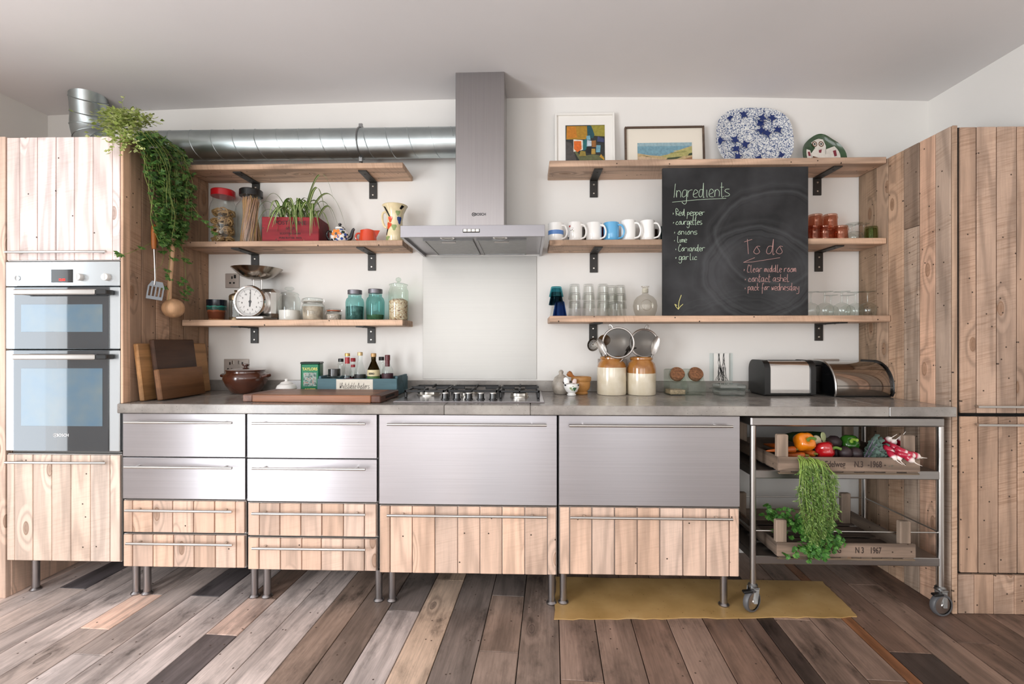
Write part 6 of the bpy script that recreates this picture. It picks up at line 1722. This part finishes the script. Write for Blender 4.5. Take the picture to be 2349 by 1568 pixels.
rp = [(2034, 1010, .55, -30, 20), (2045, 1017, .56, -20, 40), (2065, 1012, .54, -5, -10), (2039, 1031, .61, -70, 30), (2053, 1026, .61, -60, 60), (2046, 1043, .63, -75, 10), (2060, 1043, .635, -80, -20), (2068, 1034, .645, -60, 70), (2073, 1043, .655, -50, 100), (2084, 1041, .655, -55, 95), (2095, 1043, .655, -50, 100), (2083, 1049, .662, -70, 50)]
for k, (px, py, d, tl, yw) in enumerate(rp):
    pos = ['topmost left', 'second from top left', 'topmost upright', 'left middle', 'centre', 'lower left', 'lower centre', 'right of centre', 'right lower', 'second from right', 'rightmost', 'lowest right'][k]
    r_ = thing('radish', '%s radish of the pink and white bunch' % pos, 'radish', vloc(px, py, d), 0, 'radishes in the crate'); r_.rotation_euler = (R(-tl + (55 if k > 2 else 20)), 0, R(yw * .7)); r_.scale = (1.28, 1.28, 1.28)
    ob('root', rad_body, None, r_); ob('tail', rad_tail, None, r_)
# kale: ruffled leaves
KALE = leafmat('kale_leaf', '#4d6159', '#687d73', '#7f9488', .5, .12)
KRIB = flat('kale_rib', '#8a7a92', .5)
kl = thing('kale', 'bunch of grey-green ruffled kale leaves', 'kale', vloc(2005, 1040, .57), 0)
def kale_leaf(base, tip, w, seed, sag=.0):
    r6 = random.Random(seed); ph = r6.uniform(0, 6)
    b0, t0 = V(base), V(tip); ax = t0 - b0; ln = ax.length; ax.normalize()
    side = ax.cross(V((0, -1, .3))).normalized(); nr = side.cross(ax)
    def fn(u, v):
        s = v * 2 - 1
        prof = (sin(pi * min(1, u * .9 + .12)) ** .7)
        ww = w * prof
        ruff = .009 * abs(s) ** 1.5 * sin(u * 26 + ph + 3 * s) + .006 * abs(s) * cos(u * 41 + ph * 2)
        return b0 + ax * (ln * u) + side * (s * ww * (1 + .12 * sin(u * 33 + ph))) + nr * (ruff + .020 * s * s - sag * u * u)
    return MB().grid(fn, 22, 10)
for k, (bs, tp, w) in enumerate((((-.05, -.01, -.012), (.005, .0, .085), .020), ((-.045, -.02, -.016), (.02, -.01, .075), .018), ((-.03, -.02, -.02), (.035, -.02, .05), .022), ((-.02, -.03, -.024), (.062, -.03, .02), .024), ((-.01, -.035, -.03), (.055, -.045, -.004), .022), ((-.01, -.04, -.02), (.04, -.055, -.032), .020), ((-.04, 0, -.01), (.03, .02, .06), .024))):
    lf = ob('leaf', kale_leaf(bs, tp, w, k), KALE, kl, smooth=180)
    ob('rib', MB().tube([V(bs) + V((0, -.004, 0)), V(bs).lerp(V(tp), .8) + V((0, -.005, 0))], [.0035, .001], 6), KRIB, lf)
# bunches of greens
STEMM = flat('green_stem', '#93ad52', .5); STEMD = flat('green_stem_deep', '#5f8a36', .5)
CARL = leafmat('carrot_frond', '#4f7032', '#7a9c4a', '#a5bb74', .5, .3)
PARL = leafmat('parsley_leaf', '#376827', '#4f8a36', '#78aa50', .45, .35)
def leaflet(mb, c, d1, d2, ln, wd):
    """pointed leaflet: c base, d1 length direction, d2 width direction"""
    n = d1.cross(d2)
    mb.add([c, c + d1 * ln * .45 + d2 * wd + n * wd * .3, c + d1 * ln, c + d1 * ln * .45 - d2 * wd + n * wd * .3, c + d1 * ln * .5], [(0, 1, 4), (1, 2, 4), (2, 3, 4), (3, 0, 4)])
def rdir(r): 
    v_ = V((r.gauss(0, 1), r.gauss(0, 1), r.gauss(0, 1))); return v_.normalized()
cg = thing('carrot_greens_bunch', 'bunch of feathery green carrot tops hanging over the crate edge', 'greens', vloc(1848, 1050, .63), 0)
stm = MB(); frd = MB(); r7 = random.Random(11)
oc = V(cg.location)
for k in range(52):
    t = r7.random()
    a = P(1826 + 44 * t + r7.uniform(-4, 4), 1047 + 6 * t + r7.uniform(-4, 3), .632)
    over = P(1834 + 62 * t + r7.uniform(-6, 6), 1062 + 8 * t + r7.uniform(-4, 6), .664 + r7.uniform(0, .03))
    ex = 1838 + 78 * t + r7.uniform(-8, 10); ey = r7.uniform(1110, 1235) if r7.random() < .6 else r7.uniform(1180, 1240)
    if ey > 1200: ex = 1868 + (ex - 1868) * .6
    mid = P(1830 + 82 * t + r7.uniform(-6, 6), 1062 + (ey - 1062) * .48, .675 + r7.uniform(0, .035))
    e = P(ex, ey, .665 + r7.uniform(-.01, .035))
    pts = smoothline([tuple(q - oc) for q in (a, over, mid, e)], 6)
    stm.tube(pts, [.0021 * (1 - .65 * i / len(pts)) for i in range(len(pts))], 5)
    for i in range(6, len(pts)):
        low = i / len(pts)
        for q in range(1 if low < .6 else 2):
            b0 = pts[i] + rdir(r7) * .002
            dr3 = (V((r7.uniform(-.7, .7), r7.uniform(-.8, .2), r7.uniform(-1.6, -.3)))).normalized()
            ln = r7.uniform(.014, .030)
            frd.tube([b0, b0 + dr3 * ln], .0007, 3, caps=False)
            for w in range(5):
                bb2 = b0 + dr3 * ln * (.35 + w * .15); d1 = (dr3 * 1.2 + rdir(r7) * .8).normalized()
                leaflet(frd, bb2, d1, d1.orthogonal().normalized(), r7.uniform(.008, .016), .0022)
stuff(ob('stalks', stm, STEMM, cg)); stuff(ob('fronds', frd, CARL, cg, smooth=0))
def parsley(name, label, loc, blobs, seed, stems, n, size):
    root = thing(name, label, 'herbs', loc, 0)
    r8 = random.Random(seed); st_ = MB(); lv = MB(); o0 = V(loc)
    for (p0, p1) in stems:
        a, b2 = P(*p0) - o0, P(*p1) - o0
        st_.tube(smoothline([tuple(a), tuple(a.lerp(b2, .5) + V((0, -.01, .012))), tuple(b2)], 4), .0012, 5)
    for (px, py, d, rx, rz_, k) in blobs:
        for q in range(int(n * k)):
            c = P(px + r8.gauss(0, rx), py + r8.gauss(0, rz_), d + r8.uniform(-.03, .025)) - o0
            f1 = (V((r8.uniform(-.8, .8), -.6, r8.uniform(-1, .4)))).normalized(); sd = f1.cross(V((0, -1, .4))).normalized()
            s2 = size * r8.uniform(.7, 1.3)
            for an in (-.95, -.45, 0, .45, .95):
                d1 = (f1 * cos(an) + sd * sin(an)).normalized(); 
                leaflet(lv, c, d1, (sd * cos(an) - f1 * sin(an)), s2 * (1 if an == 0 else .85), s2 * .38)
    stuff(ob('stems', st_, STEMD, root)); stuff(ob('leaves', lv, PARL, root, smooth=0))
    return root
parsley('parsley_bunch', 'bunch of flat-leaf parsley spilling out of the lower crate', P(1850, 1215, .56),
        [(1770, 1183, .50, 16, 12, 1.0), (1800, 1195, .53, 18, 12, 1.2), (1835, 1210, .58, 16, 14, 1.2), (1870, 1235, .63, 22, 14, 1.5), (1915, 1240, .625, 14, 10, .8), (1845, 1262, .645, 16, 12, 1.3), (1885, 1262, .645, 14, 10, .8), (1890, 1210, .62, 12, 12, .6)],
        21, [((1830, 1215, .55), (1750 + 12 * i, 1180 + (i * 7) % 20, .50)) for i in range(7)] + [((1850, 1215, .57), (1850 + 12 * i, 1225 + (i * 11) % 40, .635)) for i in range(7)], 30, .0185)

# ================================================================== PLANTS ON THE TOWER
pot = lt('plant_pot', 'small white plant pot on top of the oven tower', 'pot', 305, .36, ztop + .005)
ob('body', MB().lathe([(0, 0), (.055, 0), (.06, .004), (.075, .105), (.078, .11), (.072, .11), (.07, .095), (0, .095)], 28), WHITE, pot)
ob('soil', MB().lathe([(0, .098), (.071, .098)], 20), flat('pot_soil', '#2b1f18', .9), pot)
VARL = leafmat('variegated_leaf', '#7d9440', '#a9b868', '#d5d99a', .45, .3)
IVYD = leafmat('vine_leaf', '#33552a', '#4e7838', '#7d9d50', .4, .25)
IVYS = flat('vine_stem', '#7d8a45', .6); IVYB = flat('vine_stem_pale', '#9aa35a', .6)
def leaf5(mb, c, f1, sd, s2, lobes=3):
    for an in ((-.7, 0, .7) if lobes == 3 else (-1.3, -.65, 0, .65, 1.3)):
        leaflet(mb, c, (f1 * cos(an) + sd * sin(an)).normalized(), (sd * cos(an) - f1 * sin(an)), s2 * (1 if an == 0 else .8), s2 * .26)
r9 = random.Random(31)
vp = thing('variegated_plant', 'pale variegated trailing plant crowning the oven tower corner', 'plant', (pot.location.x, pot.location.y, ztop + .11))
o0 = V(vp.location); lv = MB(); st_ = MB(); keep = []
for k in range(800):
    u = r9.random()
    if u < .62: px, py, d = r9.gauss(272, 26), r9.gauss(276, 15), r9.uniform(.36, .56)
    elif u < .84: px, py, d = r9.gauss(318, 20), r9.gauss(276, 12), r9.uniform(.30, .46)
    else: px, py, d = r9.gauss(284, 20), r9.gauss(312, 16), r9.uniform(.56, .62)
    if py < 246: py = 246 + r9.uniform(0, 12)
    c = P(px, py, d) - o0
    w_ = c + o0
    if w_.z < ztop + .008 and w_.y > -.60 and w_.x < XLP: c.y = -.605 - r9.uniform(0, .02) - o0.y
    f1 = V((r9.uniform(-1, 1), -r9.uniform(.2, 1), r9.uniform(-1, .5))).normalized(); sd = f1.cross(V((0, -.3, 1))).normalized()
    s2 = r9.uniform(.014, .022)
    leaflet(lv, c, f1, sd, s2 * 1.3, s2 * .55)
for k in range(34):
    e = P(r9.gauss(285, 38), r9.gauss(275, 20), r9.uniform(.34, .58)) - o0
    st_.tube(smoothline([(0, 0, 0), tuple(e * .5 + V((0, 0, .04))), tuple(e)], 4), .0014, 4)
sprig = [(282, 270), (284, 252), (280, 236), (285, 224)]
sp3 = [P(a, b2, .46) - o0 for a, b2 in sprig]
st_.tube(smoothline([tuple(q) for q in sp3], 4), .001, 4)
for q in sp3: leaflet(lv, q, V((.7, -.5, .3)).normalized(), V((0, .5, .8)).normalized(), .018, .007); leaflet(lv, q, V((-.7, -.5, .3)).normalized(), V((0, .5, .8)).normalized(), .016, .007)
for (pts_) in ([(265, 300), (262, 320), (258, 340), (245, 346)], [(282, 302), (290, 318), (287, 334), (282, 345)], [(298, 306), (308, 322), (322, 338), (331, 340)]):
    q3 = smoothline([tuple(P(a, b2, .612) - o0) for a, b2 in pts_], 4)
    st_.tube(q3, .001, 4)
    for q in q3[1::2]:
        for s in (-1, 1): leaflet(lv, q, V((s * .8, -.4, -.3)).normalized(), V((.2, -.4, .8)).normalized(), .016, .006)
stuff(ob('leaves', lv, VARL, vp, smooth=0)); stuff(ob('stems', st_, IVYB, vp))
vn = thing('trailing_vine', 'dark green vine cascading down the tower gable', 'plant', (XLP + .10, -.36, 1.85))
o0 = V(vn.location); lv = MB(); st_ = MB()
# the cascade outline: picture row -> left and right edge
prof_ = [(300, 310, 355), (330, 322, 400), (352, 325, 432), (385, 330, 445), (420, 335, 450), (460, 345, 450), (500, 348, 445), (535, 352, 430), (560, 370, 420)]
def edges_at(py):
    for (y0, a0, b0), (y1, a1, b1) in zip(prof_, prof_[1:]):
        if y0 <= py <= y1:
            t = (py - y0) / (y1 - y0); return a0 + (a1 - a0) * t, b0 + (b1 - b0) * t
    return prof_[-1][1:]
def gable_pt(px, py, off):
    """point in front of the planked gable: off metres from its face"""
    x_ = XLP + off
    d = DX(px, x_)
    return P(px, py, d)
for k in range(1150):
    py = 305 + 255 * r9.random() ** 1.15
    a, b2 = edges_at(py); u = r9.betavariate(1.3, 1.3)
    px = a + (b2 - a) * u
    off = r9.uniform(.01, .09)
    w_ = gable_pt(px, py, off)
    if w_.y > -.235 and 2.06 < w_.z < 2.13: continue
    if w_.y > -.24 and 1.66 < w_.z < 1.73: continue
    c = w_ - o0
    f1 = V((r9.uniform(.1, 1), -r9.uniform(-.2, 1), r9.uniform(-1.3, .1))).normalized(); sd = f1.cross(V((1, -.6, .2))).normalized()
    leaf5(lv, c, f1, sd, r9.uniform(.018, .030), 3 if r9.random() < .6 else 5)
for k in range(26):
    u = r9.random(); pts_ = []
    off = r9.uniform(.03, .10)
    end = r9.uniform(420, 560)
    for i in range(6):
        py = 300 + (end - 300) * i / 5; a, b2 = edges_at(py)
        pts_.append(tuple(gable_pt(a + (b2 - a) * (u + r9.uniform(-.08, .08)), py, off) - o0))
    st_.tube(smoothline(pts_, 3), .0014, 4)
# loose runners with single big leaves
runs = [([(392, 545), (390, 580), (387, 620), (391, 650), (384, 700)], .05), ([(420, 540), (416, 580), (424, 610), (428, 660), (432, 690)], .05), ([(365, 540), (350, 555), (320, 570), (290, 582), (262, 586)], .03), ([(440, 470), (462, 500), (482, 520), (497, 548)], .16), ([(405, 560), (420, 585), (436, 600), (420, 600)], .07), ([(372, 560), (375, 590), (366, 612), (345, 620)], .02)]
leafy = [(392, 568, .05), (400, 590, .06), (425, 592, .06), (432, 600, .06), (384, 618, .05), (390, 634, .05), (424, 640, .06), (415, 648, .05), (438, 660, .05), (430, 668, .06), (425, 685, .05), (420, 672, .05), (377, 655, .04), (470, 505, .17), (482, 518, .17), (492, 532, .17), (455, 492, .16), (275, 580, .02), (325, 566, .03), (405, 560, .07), (372, 575, .03), (360, 560, .04), (418, 570, .07)]
for pl_, off in runs:
    pts_ = []
    for (a, b2) in pl_:
        if a < 300: pts_.append(tuple(P(a, b2, .615) - o0))
        else:
            w_ = gable_pt(a, b2, off); pts_.append(tuple(w_ - o0))
    st_.tube(smoothline(pts_, 4), .0011, 4)
for (a, b2, off) in leafy:
    mb = MB()
    w_ = gable_pt(a, b2, off) if a > 300 else P(a, b2, .616)
    f1 = V((r9.uniform(-.2, .6), -r9.uniform(.2, .8), r9.uniform(-1, -.1))).normalized(); sd = f1.cross(V((1, -.7, .2))).normalized()
    leaf5(mb, V((0, 0, 0)), f1, sd, r9.uniform(.026, .036), 5)
    ob('leaf', mb, IVYD, vn, w_ - o0, smooth=0)
stuff(ob('foliage', lv, IVYD, vn, smooth=0)); stuff(ob('stems', st_, IVYS, vn))
